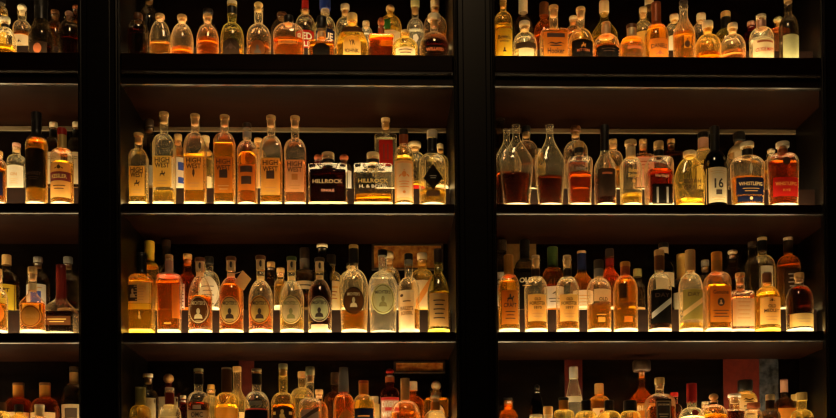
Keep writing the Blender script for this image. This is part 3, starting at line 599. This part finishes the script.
B('B', 209, 256, 272, 286, 8, 22, 'clear bottle showing a round white label edge', g='c', q=('clear', 290), c=('screw', 'black', 263, 9), L=[('oval', 'white', 277, 318, .95, [('lines', 284, 310, 6, .6, 'grey')])])
B('B', 271, 261, 278, 286, 8, 20, 'bottle with dark square label between the amber ovals', g='d', q=('orange', 290), c=('tcork', 'cork', 267, 8), L=[('rect', 'dk', 270, 286, .95, [('crest', 0, 278, 3, 3, 'tan')]), ('rect', 'dk', 290, 310, .8)])
B('B', 280.5, 267, 280, 290, 7, 17, 'amber corked bottle between the two gold-oval bottles', q=('amber', 284), c=('tcork', 'tan', 272, 8))
B('B', 304.5, 247, 270, 283, 9, 23, 'tall red-amber bottle with white script band', g='d', q=('orange', 292), c=('screw', 'dk', 258, 9), f=('grey', 258, 270), L=[('rect', 'cream', 281, 289, .93, [('lines', 283, 287, 1, .7, 'dk')])])
B('B', 321, 243, 262, 275, 9, 20, 'tall dark bottle with bright pale cap top', g='k', q=None, c=('tcork', 'cream', 246.5, 11))
B('B', 331, 254, 272, 282, 8, 23, 'dark-capped bottle with cream label and red script', q=('gold', 285), c=('screw', 'black', 264, 9.5), L=[('rect', 'cream', 281, 314, .93, [('lines', 290, 300, 3, .6, 'rust'), ('bar', 0, 287, 7, 1, 'tan')])])
B('F', 353.5, 244, 270, 288, 9, 30, 'large clear bottle with black oval label and gold-topped cap', q=('amber', 309), c=('screw', 'gold', 247.5, 9.5), f=('black', 248, 263), e=1.8, bw=.86, thick=.005, L=[('oval', 'dk', 287, 314, .74, [('frame', 'brown', .9), ('bust', 0, 302, 4, 5.5, 'ltan'), ('t', "MICHTER'S", 294, .6, 3, 'ltan')])])
B('B', 351, 262, 272, 282, 9, 24, 'round clear bottle behind large black-oval bottle', g='c', q=('gold', 300), c=('tcork', 'dk', 265, 9))
B('F', 382.5, 249, 272, 287, 8.5, 30, 'large clear bottle with sage oval label and black cap', g='w', q=('clear', 277), c=('screw', 'black', 255, 9.5), e=1.9, bw=.86, L=[('oval', 'lgreen', 284, 314, .82, [('frame', 'olive', .92), ('frame', 'lgreen', .86), ('bust', 0, 301, 4.5, 6, 'olive'), ('t', "MICHTER'S", 292, .65, 3.4, 'dk')])])
B('B', 389, 251, 268, 280, 8, 23, 'cork-topped bottle with pale blue ribbon edge', q=('amber', 290), c=('tcork', 'cream', 258, 9), L=[('rect', 'grey', 284, 308, .9, [('slant', 0, 292, 8, 9, 'blue')])])
B('F', 408.5, 253, 278, 290, 8, 22, 'bottle with tall cream label and black cap, orange inside', q=('amber', 308), c=('screw', 'black', 259, 8.5), f=('grey', 259.5, 264), e=1.8, L=[('rect', 'cream', 290, 330, .74, [('dot', -5, 295, 1.5, 1.5, 'brown'), ('lines', 299, 303, 1, .5, 'brown'), ('t', "BAILEY'S", 308, .8, 4, 'dk'), ('t', 'SCHOOL', 313, .75, 3.6, 'dk')], -2.5)])
B('B', 422, 252, 270, 280, 9, 24, 'cream-corked clear bottle with slanted orange ribbon', g='y', q=('peach', 296), c=('tcork', 'cream', 259, 10), L=[('rect', 'cream', 280, 316, .9, [('slant', 1, 292, 8, 17, 'orange')])])
B('F', 438, 248, 274, 294, 8, 23, 'olive slope-shouldered bottle with dark cap and tan label', g='o', q=('olive', 290), c=('screw', 'dk', 256, 8.5), f=('dk', 249, 262), e=1.4, L=[('rect', 'tan', 293, 326, .86, [('lines', 298, 320, 5, .6, 'brown')])])
shelf(3, 'right')
B('F', 508.5, 254, 275, 286, 9, 22, 'amber bottle with amber cap and dark-lettered label', q=('amber', 280), c=('screw', 'amber', 262, 9.5), f=('amber', 262, 275), e=1.8, L=[('rect', 'amber', 290, 324, .78, [('rider', 0, 298, 4, 4, 'dk'), ('t', 'CRAFT', 305, .8, 4.5, 'dk'), ('lines', 310, 320, 3, .6, 'brown')])])
B('B', 501.5, 239, 258, 270, 9, 21, 'dark-capped bottle with white lettered label by pillar', g='d', q=('brown', 275), c=('screw', 'dk', 250, 10), L=[('rect', 'white', 272, 306, .92, [('t', 'OLD', 282, .75, 6, 'dk')])])
B('B', 524.5, 239, 260, 270, 9, 22, 'dark bottle with white lettering on black label', g='d', q=('red', 280), c=('screw', 'black', 250, 10), f=('black', 250, 259), L=[('rect', 'black', 272, 312, .93, [('t', 'OLD', 280, .7, 5, 'cream'), ('lines', 284, 287, 1, .4, 'gold')])])
def forest(cx, d, yr):
    B('F', cx, 254.5, 277, 290, 8, 24, d, q=('amber', 311), c=('tcork', 'ltan', 258, 8), f=('dk', 269, 277), e=1.8, L=[('rect', 'gold', 294, 321, .8, [('t', 'OLD', 299, .35, 3, 'brown'), ('t', 'FORESTER', 303, .85, 3.4, 'brown'), ('t', yr, 307.5, .42, 2.8, 'brown'), ('lines', 312, 318, 2, .6, 'tan')]), ('rect', 'ltan', 258.5, 268, .6)])
forest(535.5, 'gold-labelled bottle with gilt neck strip, nearer the pillar', '1870')
forest(567, 'gold-labelled bottle with gilt neck strip, farther from pillar', '1897')
B('B', 552.5, 246, 268, 281, 10, 23, 'dark green-capped brown bottle with white label', g='a', q=('brown', 282), c=('screw', 'dgreen', 256, 10), f=('dgreen', 256, 268), L=[('rect', 'white', 286, 308, .9, [('t', '4', 293, .25, 4, 'dk'), ('lines', 297, 303, 2, .6, 'dk')])])
B('B', 581.5, 250, 270, 284, 8.5, 24, 'blue-necked amber bottle with white label', q=('amber', 278), c=('screw', 'ltan', 252.5, 9), f=('navy', 253, 270), e='l', L=[('rect', 'white', 290, 314, .9, [('lines', 294, 310, 5, .6, 'tan')])])
B('F', 598.5, 259, 279, 291, 9, 25, 'amber half-full bottle with cream upper label and dark cap', q=('amber', 303), c=('screw', 'dk', 268, 9.5), f=('grey', 268, 276), e=2, L=[('rect', 'cream', 289, 301, .74, [('t', 'OLD', 299, .5, 3.6, 'brown')], 2), ('rect', None, 301, 312, .8, [('t', 'FORESTER', 304, .9, 3.2, 'dk'), ('lines', 313, 316, 1, .5, 'ochre')]), ('rect', 'ochre', 317, 322, .3)])
B('B', 609.5, 248, 266, 281, 8, 23, 'glowing orange bottle with dark cap and red ring', q=('orange', 267), c=('screw', 'dk', 256, 8.5), f=('dred', 258, 265), e='l')
B('F', 625, 261, 276, 291, 9, 25.5, 'full amber bottle with amber cap and faint lettering', q=('amber', 280), c=('screw', 'amber', 266, 10), f=('rust', 266, 275), e=1.8, L=[('rect', None, 298, 312, .8, [('t', 'FORESTER', 304, .88, 3.4, 'brown')]), ('rect', 'orange', 316, 322, .34), ('rect', 'dk', 284, 298, .3, [], -5)])  # the small dark rectangle paints a dark reflection in the glass
B('B', 637.5, 268, 284, 294, 8, 15, 'small dim clear bottle with tan low label', g='d', q=('brown', 298), c=('screw', 'olive', 276, 8), L=[('rect', 'tan', 307, 316, .9)])
B('F', 659, 249, 274, 288, 9.5, 24.5, 'clear bottle with black label and slanting white band', q=('red', 300), c=('screw', 'tan', 256, 10), f=('brown', 255, 270), e=1.8, L=[('rect', 'cream', 279, 289, .6), ('rect', 'black', 289.5, 323, .88, [('slant', 0, 307, 10, 11, 'grey'), ('t', 'DAY', 295, .7, 4, 'brown')])])
B('B', 663.5, 242, 262, 272, 9, 21, 'black-necked bottle with cream collar and cream label', g='k', c=('screw', 'black', 247, 10), f=('cream', 247, 253), L=[('rect', 'cream', 272, 286, .9)])
B('F', 690, 249, 274, 288, 9.5, 25, 'tan-foiled bottle with glowing yellow whiskey at the bottom', g='f', q=('yellow', 322), c=('screw', 'tan', 256, 10), f=('tan', 255, 270), e=1.8, L=[('rect', 'olive', 289, 319, .84, [('slant', 0, 306, 10, 10, 'tan'), ('t', 'DAY', 294, .6, 4, 'brown')])])
B('B', 681.5, 253, 280, 290, 9.5, 22, 'bottle with yellow and red spiral neck wrap', g='d', q=('red', 290), c=('screw', 'ochre', 259, 10), f=('ochre', 259, 279), L=[('rect', 'cream', 292, 328, .9, [('slant', 0, 318, 8, 7, 'rust')]), ('rect', 'red', 264, 268, .95), ('rect', 'red', 272, 275, .95)])
B('F', 716.5, 251, 273, 283, 10, 25, 'orange-capped amber bottle with round black emblem', q=('amber', 284), c=('screw', 'orange', 260, 10.5), f=('amber', 260, 272), e=1.9, s='k', L=[('rect', 'amber', 286, 322, .88, [('t', 'Genuine', 292, .75, 4, 'brown'), ('dot', 0, 302, 3.6, 4.2, 'dk'), ('bust', 0, 302, 2, 2.6, 'tan'), ('lines', 309, 318, 3, .75, 'dk')])])
B('B', 705, 259, 276, 286, 8, 20, 'dim clear bottle behind the orange-capped one', g='d', q=('brown', 290), c=('tcork', 'grey', 266, 8))
B('B', 732.5, 248, 268, 280, 10, 22, 'clear wide-necked bottle with pale uneven cap', g='d', q=('brown', 276), c=('ball', 'cream', 254, 10))
B('F', 740, 272, 289, 294, 8.5, 26, 'small corked bottle of peach whiskey with cream label', q=('peach', 295), c=('tcork', 'cork', 277, 9.5), e=3, s='s', L=[('rect', 'ltan', 298, 326, .9, [('lines', 300, 320, 5, .6, 'tan')]), ('rect', None, 292, 300, .8, [('t', 'BASIL', 296.5, .85, 4, 'brown')])])
B('B', 762, 236, 256, 268, 9, 26, 'tall clear bottle with narrow grey-white label', g='c', q=('gold', 292), c=('screw', 'ltan', 240, 9.5), f=('black', 240, 250), L=[('rect', 'white', 266, 295, .5, [('lines', 270, 290, 4, .6, 'grey')])])
B('B', 752, 241, 260, 272, 8, 18, 'dark tall bottle beside the narrow grey-white label', g='d', q=('olive', 290), c=('screw', 'dk', 246, 8.5))
B('F', 767, 272, 287, 299, 8.5, 26, 'yellow-amber bottle with brown cork and dark lettering', g='y', q=('gold', 292), c=('tcork', 'brown', 282, 9.5), e=1.8, L=[('rect', 'gold', 297, 324, .84, [('crest', 0, 300, 2.4, 2, 'brown'), ('t', 'OLD', 306, .38, 3.4, 'brown'), ('t', 'MEDLEY', 310.5, .72, 3.4, 'brown'), ('lines', 315, 321, 2, .6, 'tan')])])
B('B', 788, 236, 256, 266, 9, 24, 'tall amber bottle with cream-topped cap and dark label', q=('amber', 262), c=('screw', 'cream', 240, 9.5), f=('dk', 240, 252), e=1.9, L=[('rect', 'dk', 268, 300, .68, [('lines', 272, 296, 6, .6, 'grey')])])
B('F', 799, 272, 286, 302, 9, 27.5, 'round-shouldered dark amber bottle with low cream label', q=('red', 287), c=('tcork', 'cork', 278, 10), e=2, L=[('rect', 'gold', 313, 326, .94, [('lines', 317, 323, 2, .6, 'tan')])])
# ================================================================== LOWEST SHELF
shelf(4, 'left')
B('B', 18.5, 382, 398, 410, 10, 30, 'dark amber bottle with stamped amber neck nearer frame edge', g='a', q=('brown', 402), c=('screw', 'brown', 385, 11), f=('amber', 385, 397), L=[('rect', 'ltan', 412, 440, .9), ('rect', 'brown', 389, 394, .3)])
B('B', 45, 382, 398, 410, 10, 30, 'dark amber bottle with stamped amber neck, second along', g='a', q=('brown', 402), c=('screw', 'brown', 385, 11), f=('amber', 385, 397), L=[('rect', 'ltan', 412, 440, .9), ('rect', 'brown', 389, 394, .3)])
B('F', 39.5, 404, 417, 428, 8.5, 22, 'small bottle with white and red cap wrap', q=('amber', 428), c=('screw', 'cream', 407, 9.5), f=('ltan', 407, 416), L=[('rect', 'rust', 409, 415, .3)])
B('F', 19, 404, 415, 426, 8, 22, 'clear-shouldered bottle with plain black cap', g='y', q=('gold', 428), c=('screw', 'black', 412, 8.5), e=2)
B('B', 74, 366, 384, 402, 8, 25, 'tan-foiled dark bottle against the pillar', g='d', q=('brown', 404), c=('screw', 'dk', 371, 8.5), f=('tan', 372, 384), L=[('rect', 'cream', 404, 440, .9, [('square', 0, 413, 6, 5, 'dk')])])
B('F', 1, 402, 412, 420, 9, 20, 'pale bottle with dark cap at frame edge', g='y', q=('pale', 420), c=('screw', 'dk', 411, 10), e=2)
shelf(4, 'middle')
B('F', 138, 387, 406, 414, 9.5, 25, 'clear bottle with yellowish neck wrap by the pillar', g='y', q=('pale', 416), c=None, f=('olive', 387, 405), e=2, L=[('rect', 'dk', 396, 400, .3)])
B('F', 144, 373, 390, 402, 8.5, 27, 'cream-labelled bottle with flat pale cap by the pillar', g='d', q=('red', 398), c=('tcork', 'cream', 377, 10), L=[('rect', 'cream', 398, 440, .84)])
B('B', 168.5, 373, 386, 402, 8.5, 27, 'cream-labelled dark red bottle with round cork', g='r', q=('red', 398), c=('ball', 'cork', 383, 10.5), L=[('rect', 'cream', 397, 440, .84)])
B('F', 169.5, 387, 405, 416, 8.5, 23, 'bottle with cream cap, red neck and white collar', q=('pale', 420), c=('tcork', 'cream', 390, 9), f=('dred', 391, 404), L=[('rect', 'cream', 405, 409, .8), ('rect', 'cream', 416, 440, .8)])
B('B', 183, 395, 408, 418, 7, 15, 'slim red-necked bottle with pale cap', g='r', q=('ruby', 410), c=('tcork', 'cream', 399, 6))
B('F', 198.5, 368, 392, 402, 8.5, 23.5, 'black-necked bottle with tan label and cream cap top', q=('red', 402), c=('tcork', 'lgreen', 371, 9.5), f=('black', 371.5, 384), e=1.8, L=[('rect', 'ltan', 410, 440, .94, [('t', 'OMC', 414.5, .55, 5, 'brown')]), ('rect', 'cream', 405, 409, .35)])
B('B', 211, 384, 396, 406, 8, 19, 'pale yellow bottle between black-necked and tan-foiled bottles', g='f', q=('pale', 404), c=('tcork', 'ochre', 389, 7))
B('F', 226.5, 367, 393, 404, 9.5, 25, 'clear-shouldered bottle with long tan neck foil', g='y', q=('gold', 404), c=('screw', 'ltan', 369, 10), f=('brown', 369, 392), e=1.9, L=[('rect', 'ochre', 407, 440, .95)])
B('B', 237, 366, 388, 406, 8, 26, 'pale sloping bottle behind the long tan neck foil', g='f', q=('pale', 402), c=('screw', 'tan', 371, 8.5), e='l', L=[('rect', 'cream', 412, 440, .8)])
B('F', 256.5, 368, 392, 404, 9, 25.5, 'black-necked bottle with black label and red edging', q=('red', 408), c=('tcork', 'cream', 371, 10), f=('black', 371.5, 384), e=1.8, L=[('rect', 'black', 410, 440, .9, [('bar', 0, 409, 10, .6, 'red')]), ('rect', 'grey', 401, 405, .5)])
B('F', 283, 363, 393, 404, 8.5, 25, 'clear bottle with pale cap and gold ampersand label', q=('brown', 404), c=('tcork', 'lgreen', 369, 9), e=1.9, g='y', L=[('rect', 'dk', 407, 440, .8, [('amp', 0, 414, 4, 5, 'ochre'), ('bar', -8, 413, 1.5, 1.5, 'ochre'), ('bar', 8, 413, 1.5, 1.5, 'ochre')])])
B('B', 302, 371, 388, 398, 8, 24, 'pale yellow-bodied bottle with brown neck', g='f', q=('pale', 396), c=('screw', 'tan', 377, 8.5))
B('F', 310, 366, 398, 405, 7.5, 23, 'pale clear bottle with slanted black and white label', g='c', q=('brown', 408), c=('tcork', 'lgreen', 375, 9), e=2.2, L=[('rect', 'grey', 409, 440, .8, [('slant', 0, 414, 9, 8, 'dk')])])
B('B', 319, 389, 402, 412, 7, 19, 'orange corked bottle behind slanted-label bottle', q=('orange', 404), c=('tcork', 'tan', 394, 8))
B('B', 335, 372, 392, 402, 8, 24, 'dark red-orange bottle with dark clear neck', g='d', q=('orange', 398), c=('screw', 'dk', 384, 8.5))
B('F', 343.5, 367, 394, 406, 8, 22, 'full red-orange bottle with long silver-brown neck foil', q=('copper', 396), c=None, f=('grey', 367, 392, 'flare'), e=2, tag=(345, 408, 430, 'ochre'))
B('F', 363.5, 380, 395, 408, 9, 23, 'amber-necked bottle with navy label', q=('gold', 400), c=('screw', 'rust', 383, 10), f=('amber', 383, 394), e=1.8, L=[('rect', 'navy', 408, 440, .88, [('lines', 414, 418, 1, .6, 'tan')])])
B('B', 374, 396, 404, 410, 8, 17, 'small bottle with pale square-topped wrap', q=('gold', 412), c=('screw', 'cream', 399, 9), f=('cream', 399, 404), L=[('rect', 'cream', 404, 440, .95, [('leaf', 0, 411, 2, 3, 'ochre')])])
B('B', 387.5, 368, 388, 397, 8.5, 25, 'dark red bottle with red ribbon top and pink label', g='r', q=('ruby', 395), c=('ball', 'red', 374, 8), f=('rust', 374, 382), e=2.2, L=[('rect', 'pink', 397, 440, .92, [('bar', 0, 398.5, 9, 1.2, 'red'), ('t', 'DIVERSE', 404, .9, 6, 'white'), ('bar', 2, 409, 7, 1.6, 'red'), ('t', 'WHISKEY', 414, .9, 5, 'white')])])
B('F', 405, 378, 401, 416, 8.5, 31, 'wide round clear bottle with tan foil and brown lettering', q=('amber', 412), c=None, f=('tan', 378, 400), e=2, L=[('rect', None, 410, 440, .8, [('t', 'VICTORY', 415, .75, 4.5, 'brown')])])
B('B', 412.5, 381, 396, 406, 8, 25, 'amber bottle with ridged cream cap behind wide round one', g='a', q=('gold', 402), c=('screw', 'cream', 390, 9.5), e=2)
B('B', 436, 380, 397, 401, 10, 28, 'square amber-yellow bottle with torn pale stopper', g='y', q=('gold', 402), c=('ball', 'cream', 390, 10), f=('ltan', 391, 398), s='s', e=3.5, L=[('oval', 'ltan', 404, 440, .7)])
B('F', 435, 395, 411, 420, 8.5, 23, 'pale bottle with black-banded cream cap and amber neck', g='c', q=('pale', 420), c=('tcork', 'cream', 398.5, 9.5), f=('amber', 402, 410), e=2)
shelf(4, 'right')
B('B', 508, 397, 410, 418, 9, 18, 'faceted amber bottle with black cap and pale rim', g='a', q=('gold', 406), c=('tcork', 'black', 400, 9), s='k')
B('B', 537, 384, 396, 410, 6, 16, 'slender black bottle with ball-shaped top', g='k', c=('ball', 'black', 391, 6), L=[])
B('F', 536, 414, 422, 430, 9, 22, 'low bottle with wide cream cap just in view', q=('gold', 430), c=('wide', 'cream', 418, 13))
B('F', 548, 406, 420, 428, 8.5, 20, 'tan-capped bottle just in view', q=('gold', 430), c=('screw', 'tan', 414, 9.5), f=('cream', 414, 419))
B('F', 563.5, 397, 410, 416, 9, 24, 'pale bottle with black and amber banded cap', g='y', q=('pale', 420), c=('screw', 'black', 400, 10), f=('amber', 400, 409), e=3)
B('B', 573.5, 366, 380, 402, 8.5, 19, 'frosted clear tapering bottle with silver cap', g='w', q=('clear', 398), c=('screw', 'silver', 378, 9), e='c', L=[('rect', 'white', 396, 402, .95)])
B('F', 586, 400, 411, 418, 8.5, 24, 'pale-shouldered bottle with black cap, first of three', g='y', q=('pale', 420), c=('screw', 'black', 411, 9.5), e=2)
B('F', 609, 400, 411, 418, 8.5, 24, 'pale-shouldered bottle with black cap, second of three', g='y', q=('pale', 420), c=('screw', 'black', 411, 9.5), e=2)
B('F', 630, 400, 411, 418, 9.5, 22, 'pale-shouldered bottle with black cap, last of three', g='y', q=('pale', 420), c=('screw', 'black', 411, 13), e=2)
B('B', 599, 383, 396, 404, 8, 22, 'amber bottle with tall tan cork and cream label', q=('amber', 400), c=('screw', 'tan', 394, 9), L=[('rect', 'cream', 408, 440, .8, [('dot', 0, 412, 2, 2, 'rust')])])
B('B', 641.5, 360, 388, 402, 6, 30, 'wide-shouldered amber bottle with flared dark stopper', g='a', q=('gold', 398), c=('tcork', 'dk', 371, 18), e='c', L=[('rect', 'amber', 403, 420, .8, [('t', 'BIRD', 408, .7, 5, 'ltan')])])
B('F', 659.5, 377, 394, 403, 8.5, 28, 'clear-shouldered bottle with cork and black framed label', q=('brown', 406), c=('tcork', 'cork', 384, 10), e=1.9, s='k', L=[('rect', 'dk', 399, 440, .62, [('square', 0, 414, 7, 13, 'ltan'), ('square', 0, 414, 6.4, 12.4, 'dk'), ('t', 'JIM BEAM', 405, .72, 2.6, 'ltan'), ('dot', 0, 410, 3, 2.4, 'brown'), ('lines', 413, 418, 2, .6, 'ltan')])])
B('B', 674, 392, 404, 412, 7, 17, 'small red-topped bottle with dark label', q=('ruby', 408), c=('screw', 'red', 396, 8), L=[('rect', 'dk', 404, 412, .9)])
B('F', 691.5, 383, 408, 422, 9.5, 28, 'round clear bottle with red wax neck and red emblem', g='c', q=('clear', 416), c=None, f=('red', 383, 398, 'drip'), e=2, L=[('rect', None, 408, 430, .5, [('flower', 0, 413, 3.6, 3.2, 'red')])])
B('F', 713.5, 393, 405, 416, 8, 28, 'round-shouldered bottle of orange whiskey with ball cork', q=('amber', 414), c=('ball', 'tan', 400, 9.5), e=2, f=('black', 401, 404))
B('B', 705, 401, 411, 420, 7, 17, 'small pale-capped bottle behind the ball cork', q=('gold', 414), c=('tcork', 'cream', 404, 6.5))
B('F', 732, 393, 409, 415, 10, 26, 'dark red whiskey bottle with wide white-topped cap', q=('red', 411), c=('wide', 'white', 397, 13), e=2.6)
B('B', 745, 379, 392, 402, 12, 25, 'ornate cream-labelled bottle with wide black cap', q=('gold', 404), c=('wide', 'black', 391, 15), L=[('rect', 'cream', 394, 440, .9, [('scroll', 0, 400, 7, 3, 'brown'), ('lines', 404, 416, 3, .6, 'brown')])])
B('F', 753.5, 402, 410, 416, 11, 17, 'narrow bottle with broad reddish-brown cap', q=('amber', 418), c=('wide', 'rust', 408, 13))
B('F', 770, 394, 410, 418, 8.5, 21, 'gold-capped bottle beside the broad reddish cap', g='d', q=('amber', 418), c=('screw', 'ltan', 400, 8.5), f=('dk', 400, 408))
B('B', 784, 379, 398, 410, 7, 22, 'dark bottle with copper-pink neck and orange label', g='d', q=('orange', 406), c=None, f=('pink', 379, 392), L=[('rect', 'orange', 408, 440, .85)])
B('B', 795, 394, 408, 418, 7, 15, 'slim gold-capped bottle between copper neck and gold rim', q=('amber', 414), c=('screw', 'gold', 400, 8))
B('F', 801.5, 392, 410, 418, 9.5, 23, 'pale-shouldered bottle with gold-rimmed cap in the corner', g='y', q=('pale', 420), c=('screw', 'gold', 400, 11), e=2)


# ------------------------------------------------------------------ the shelving
cab = bpy.data.objects.new('back_bar_shelving', None); COL.objects.link(cab); cab.location = (0, 0, 0)
cab['label'] = 'dark wood back bar with lit shelves in three bays between wide pillars'; cab['category'] = 'shelving'
ZB, ZT, DEP = -.62, 1.42, .352
def pillar(x0, x1, sides=(True, True)):
    bm = bmesh.new(); box(bm, x0, x1, -.022, DEP, ZB, ZT, .004)
    for on, x in ((sides[0], x0+.011), (sides[1], x1-.011)):
        if on:
            loft(bm, [[(x+.006*math.cos(a), -.022+.006*math.sin(a), z) for a in [2*PI*i/12 for i in range(12)]] for z in (ZB, ZT)])
    # a shallow raised field down the middle of the pillar
    box(bm, x0+.03, x1-.03, -.027, -.02, ZB+.01, ZT-.01, .003)
    obj('pillar', bm, WOODF, cab, False)
pillar(-1.98, -1.86); pillar(-1.1, -.9644); pillar(.1163, .2533); pillar(1.400, 1.475, (False, True))
bm = bmesh.new(); box(bm, 1.3371, 1.46, -.0225, .004, ZB, ZT, .003)
loft(bm, [[(1.348+.006*math.cos(a), -.0225+.006*math.sin(a), z) for a in [2*PI*i/12 for i in range(12)]] for z in (ZB, ZT)])
obj('face_stile', bm, WOODF, cab, False)
for bay, (x0, x1) in BAYS.items():
    e = .0005
    bbox('back_panel', BACK, cab, x0+e, x1-e, .342, DEP, ZB, ZT, bev=0)
    for row in (0, 1, 2, 3, 4):
        zt = 1.335 if row == 0 else ROWZ[row]
        th = .101 if row == 1 else .034
        bm = bmesh.new()
        box(bm, x0+e, x1-e, .004, .3415, zt-th, zt-.006, 0)
        if row == 1:      # deep moulded rail with a cove and a bead
            box(bm, x0+e, x1-e, -.010, .012, zt-.056, zt, .004, 3)
            prof = [(-.012, -.056), (-.016, -.060), (-.016, -.064), (-.012, -.067), (-.005, -.069), (.000, -.075), (.001, -.092), (-.003, -.094), (-.005, -.097), (-.004, -.100), (.000, -.102), (.012, -.102), (.012, -.056)]
        else:
            box(bm, x0+e, x1-e, -.002, .012, zt-.026, zt, .003, 3)
            prof = [(.002, -.024), (-.003, -.026), (-.005, -.029), (-.004, -.033), (-.001, -.035), (.012, -.035), (.012, -.024)]
        sb = obj('shelf_board', bm, WOOD, cab, False)
        bm = bmesh.new()
        loft(bm, [[(x, y, zt+z) for y, z in prof] for x in (x0+e, x1-e)])
        bmesh.ops.recalc_face_normals(bm, faces=bm.faces)
        obj('front_moulding', bm, MOULD, sb, False)
        if row == 0: continue
        bbox('light_panel', PANELL if row == 4 else PANEL, sb, x0+.006, x1-.006, .032, .180, zt-.006, zt, bev=0)
        bbox('light_strip', STRIP, sb, x0+.006, x1-.006, .0135, .0315, zt-.006, zt-.0005, bev=0)
        rs = bbox('riser_step', RISE, cab, x0+.002, x1-.002, .1865, .3405, zt-.0055, zt+RH-.004, bev=0)
        bbox('light_panel', PANEL2L if row == 4 else PANEL2, rs, x0+.006, x1-.006, .187, .336, zt+RH-.0038, zt+RH, bev=0)
        bbox('riser_front', RISE, rs, x0+.002, x1-.002, .1815, .1864, zt-.0055, zt+RH+.0015, bev=.001)
    # pale strip along the top of the back panel over the second shelf
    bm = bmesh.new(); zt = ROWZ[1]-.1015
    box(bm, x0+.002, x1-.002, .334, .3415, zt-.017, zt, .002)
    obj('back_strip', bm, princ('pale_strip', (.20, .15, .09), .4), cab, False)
# flat pieces on the back panel: prints, and room reflections painted as prints
def picture(px0, px1, py0, py1, label, cols, name='print_or_reflection', cat='picture', frame=None):
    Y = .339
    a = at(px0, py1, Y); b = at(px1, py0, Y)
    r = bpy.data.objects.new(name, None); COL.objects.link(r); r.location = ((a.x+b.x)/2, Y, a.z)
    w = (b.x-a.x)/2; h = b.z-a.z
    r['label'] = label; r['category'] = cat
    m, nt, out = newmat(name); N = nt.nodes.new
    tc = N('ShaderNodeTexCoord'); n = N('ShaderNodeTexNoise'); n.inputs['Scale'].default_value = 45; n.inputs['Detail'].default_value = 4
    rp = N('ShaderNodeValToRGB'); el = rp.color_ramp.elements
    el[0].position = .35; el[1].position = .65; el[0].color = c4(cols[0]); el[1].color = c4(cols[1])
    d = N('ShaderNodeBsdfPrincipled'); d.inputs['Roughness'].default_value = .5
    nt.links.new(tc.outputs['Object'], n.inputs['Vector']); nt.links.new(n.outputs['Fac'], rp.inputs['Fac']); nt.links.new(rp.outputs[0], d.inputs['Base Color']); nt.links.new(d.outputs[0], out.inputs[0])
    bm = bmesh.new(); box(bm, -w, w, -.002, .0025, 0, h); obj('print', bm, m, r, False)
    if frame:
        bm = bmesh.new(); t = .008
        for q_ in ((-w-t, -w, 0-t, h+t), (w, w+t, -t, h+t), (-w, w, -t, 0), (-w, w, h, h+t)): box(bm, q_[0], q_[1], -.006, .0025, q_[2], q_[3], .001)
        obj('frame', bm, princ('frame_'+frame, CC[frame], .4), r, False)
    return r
picture(374, 441, 246, 268, 'orange-brown room reflection painted as framed print behind third shelf bottles, middle bay', [(.25, .06, .012), (.6, .3, .06)], frame='dk')  # a reflection of the room, painted as a framed piece
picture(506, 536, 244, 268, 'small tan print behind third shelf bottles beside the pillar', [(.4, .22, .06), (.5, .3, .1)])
picture(396, 443, 363, 371, 'narrow orange strip-light reflection painted high behind lowest shelf, middle bay', [(.5, .18, .02), (.85, .5, .12)], frame='dk')  # reflected strip light put into the colour of a flat piece
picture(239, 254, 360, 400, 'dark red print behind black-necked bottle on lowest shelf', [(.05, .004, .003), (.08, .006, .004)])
picture(565, 582, 358, 400, 'small painted red glow behind frosted tapering bottle on lowest shelf', [(.05, .003, .002), (.09, .005, .003)])  # red glow painted as a flat dark red piece
picture(724, 759, 358, 415, 'red painted reflection behind wide black cap on lowest shelf, right bay', [(.09, .008, .005), (.13, .014, .008)])  # red reflection from the room put into the colour
picture(759.5, 778, 358, 415, 'dark blue speckled painted reflection beside the red one on lowest shelf', [(.004, .007, .012), (.09, .10, .13)])  # blue reflection from the room painted as speckles


# ------------------------------------------------------------------ light of the room, with an added front fill
w = bpy.data.worlds.new('room'); sc.world = w; w.use_nodes = True
w.node_tree.nodes['Background'].inputs[0].default_value = (1, .75, .5, 1); w.node_tree.nodes['Background'].inputs[1].default_value = .004
ld = bpy.data.lights.new('front_fill_lamp', 'AREA'); ld.energy = 17; ld.color = (1, .66, .33); ld.shape = 'DISK'; ld.size = .7  # unseen lamp added high in front to light the label fronts
lo = bpy.data.objects.new('front_fill_lamp', ld); COL.objects.link(lo); lo.location = (-.1, -2.3, 2.9)
lo.rotation_euler = (math.radians(42), 0, 0)

vs = sc.view_settings; vs.view_transform = 'Standard'; vs.look = 'None'; vs.gamma = 1; vs.use_curve_mapping = False; vs.exposure = .15
sc.display_settings.display_device = 'sRGB'
cy = sc.cycles
cy.max_bounces = 20; cy.transmission_bounces = 14; cy.transparent_max_bounces = 40; cy.diffuse_bounces = 5; cy.glossy_bounces = 5
cy.sample_clamp_indirect = 4; cy.sample_clamp_direct = 0
cy.use_denoising = True; cy.filter_width = 1.35
cy.caustics_reflective = True; cy.caustics_refractive = True
for l in sorted(set(x for x in LABELS if LABELS.count(x) > 1)): print('DUP', l)
for l in LABELS:
    n = len(l.split())
    if n > 16: print('LONG', n, l)
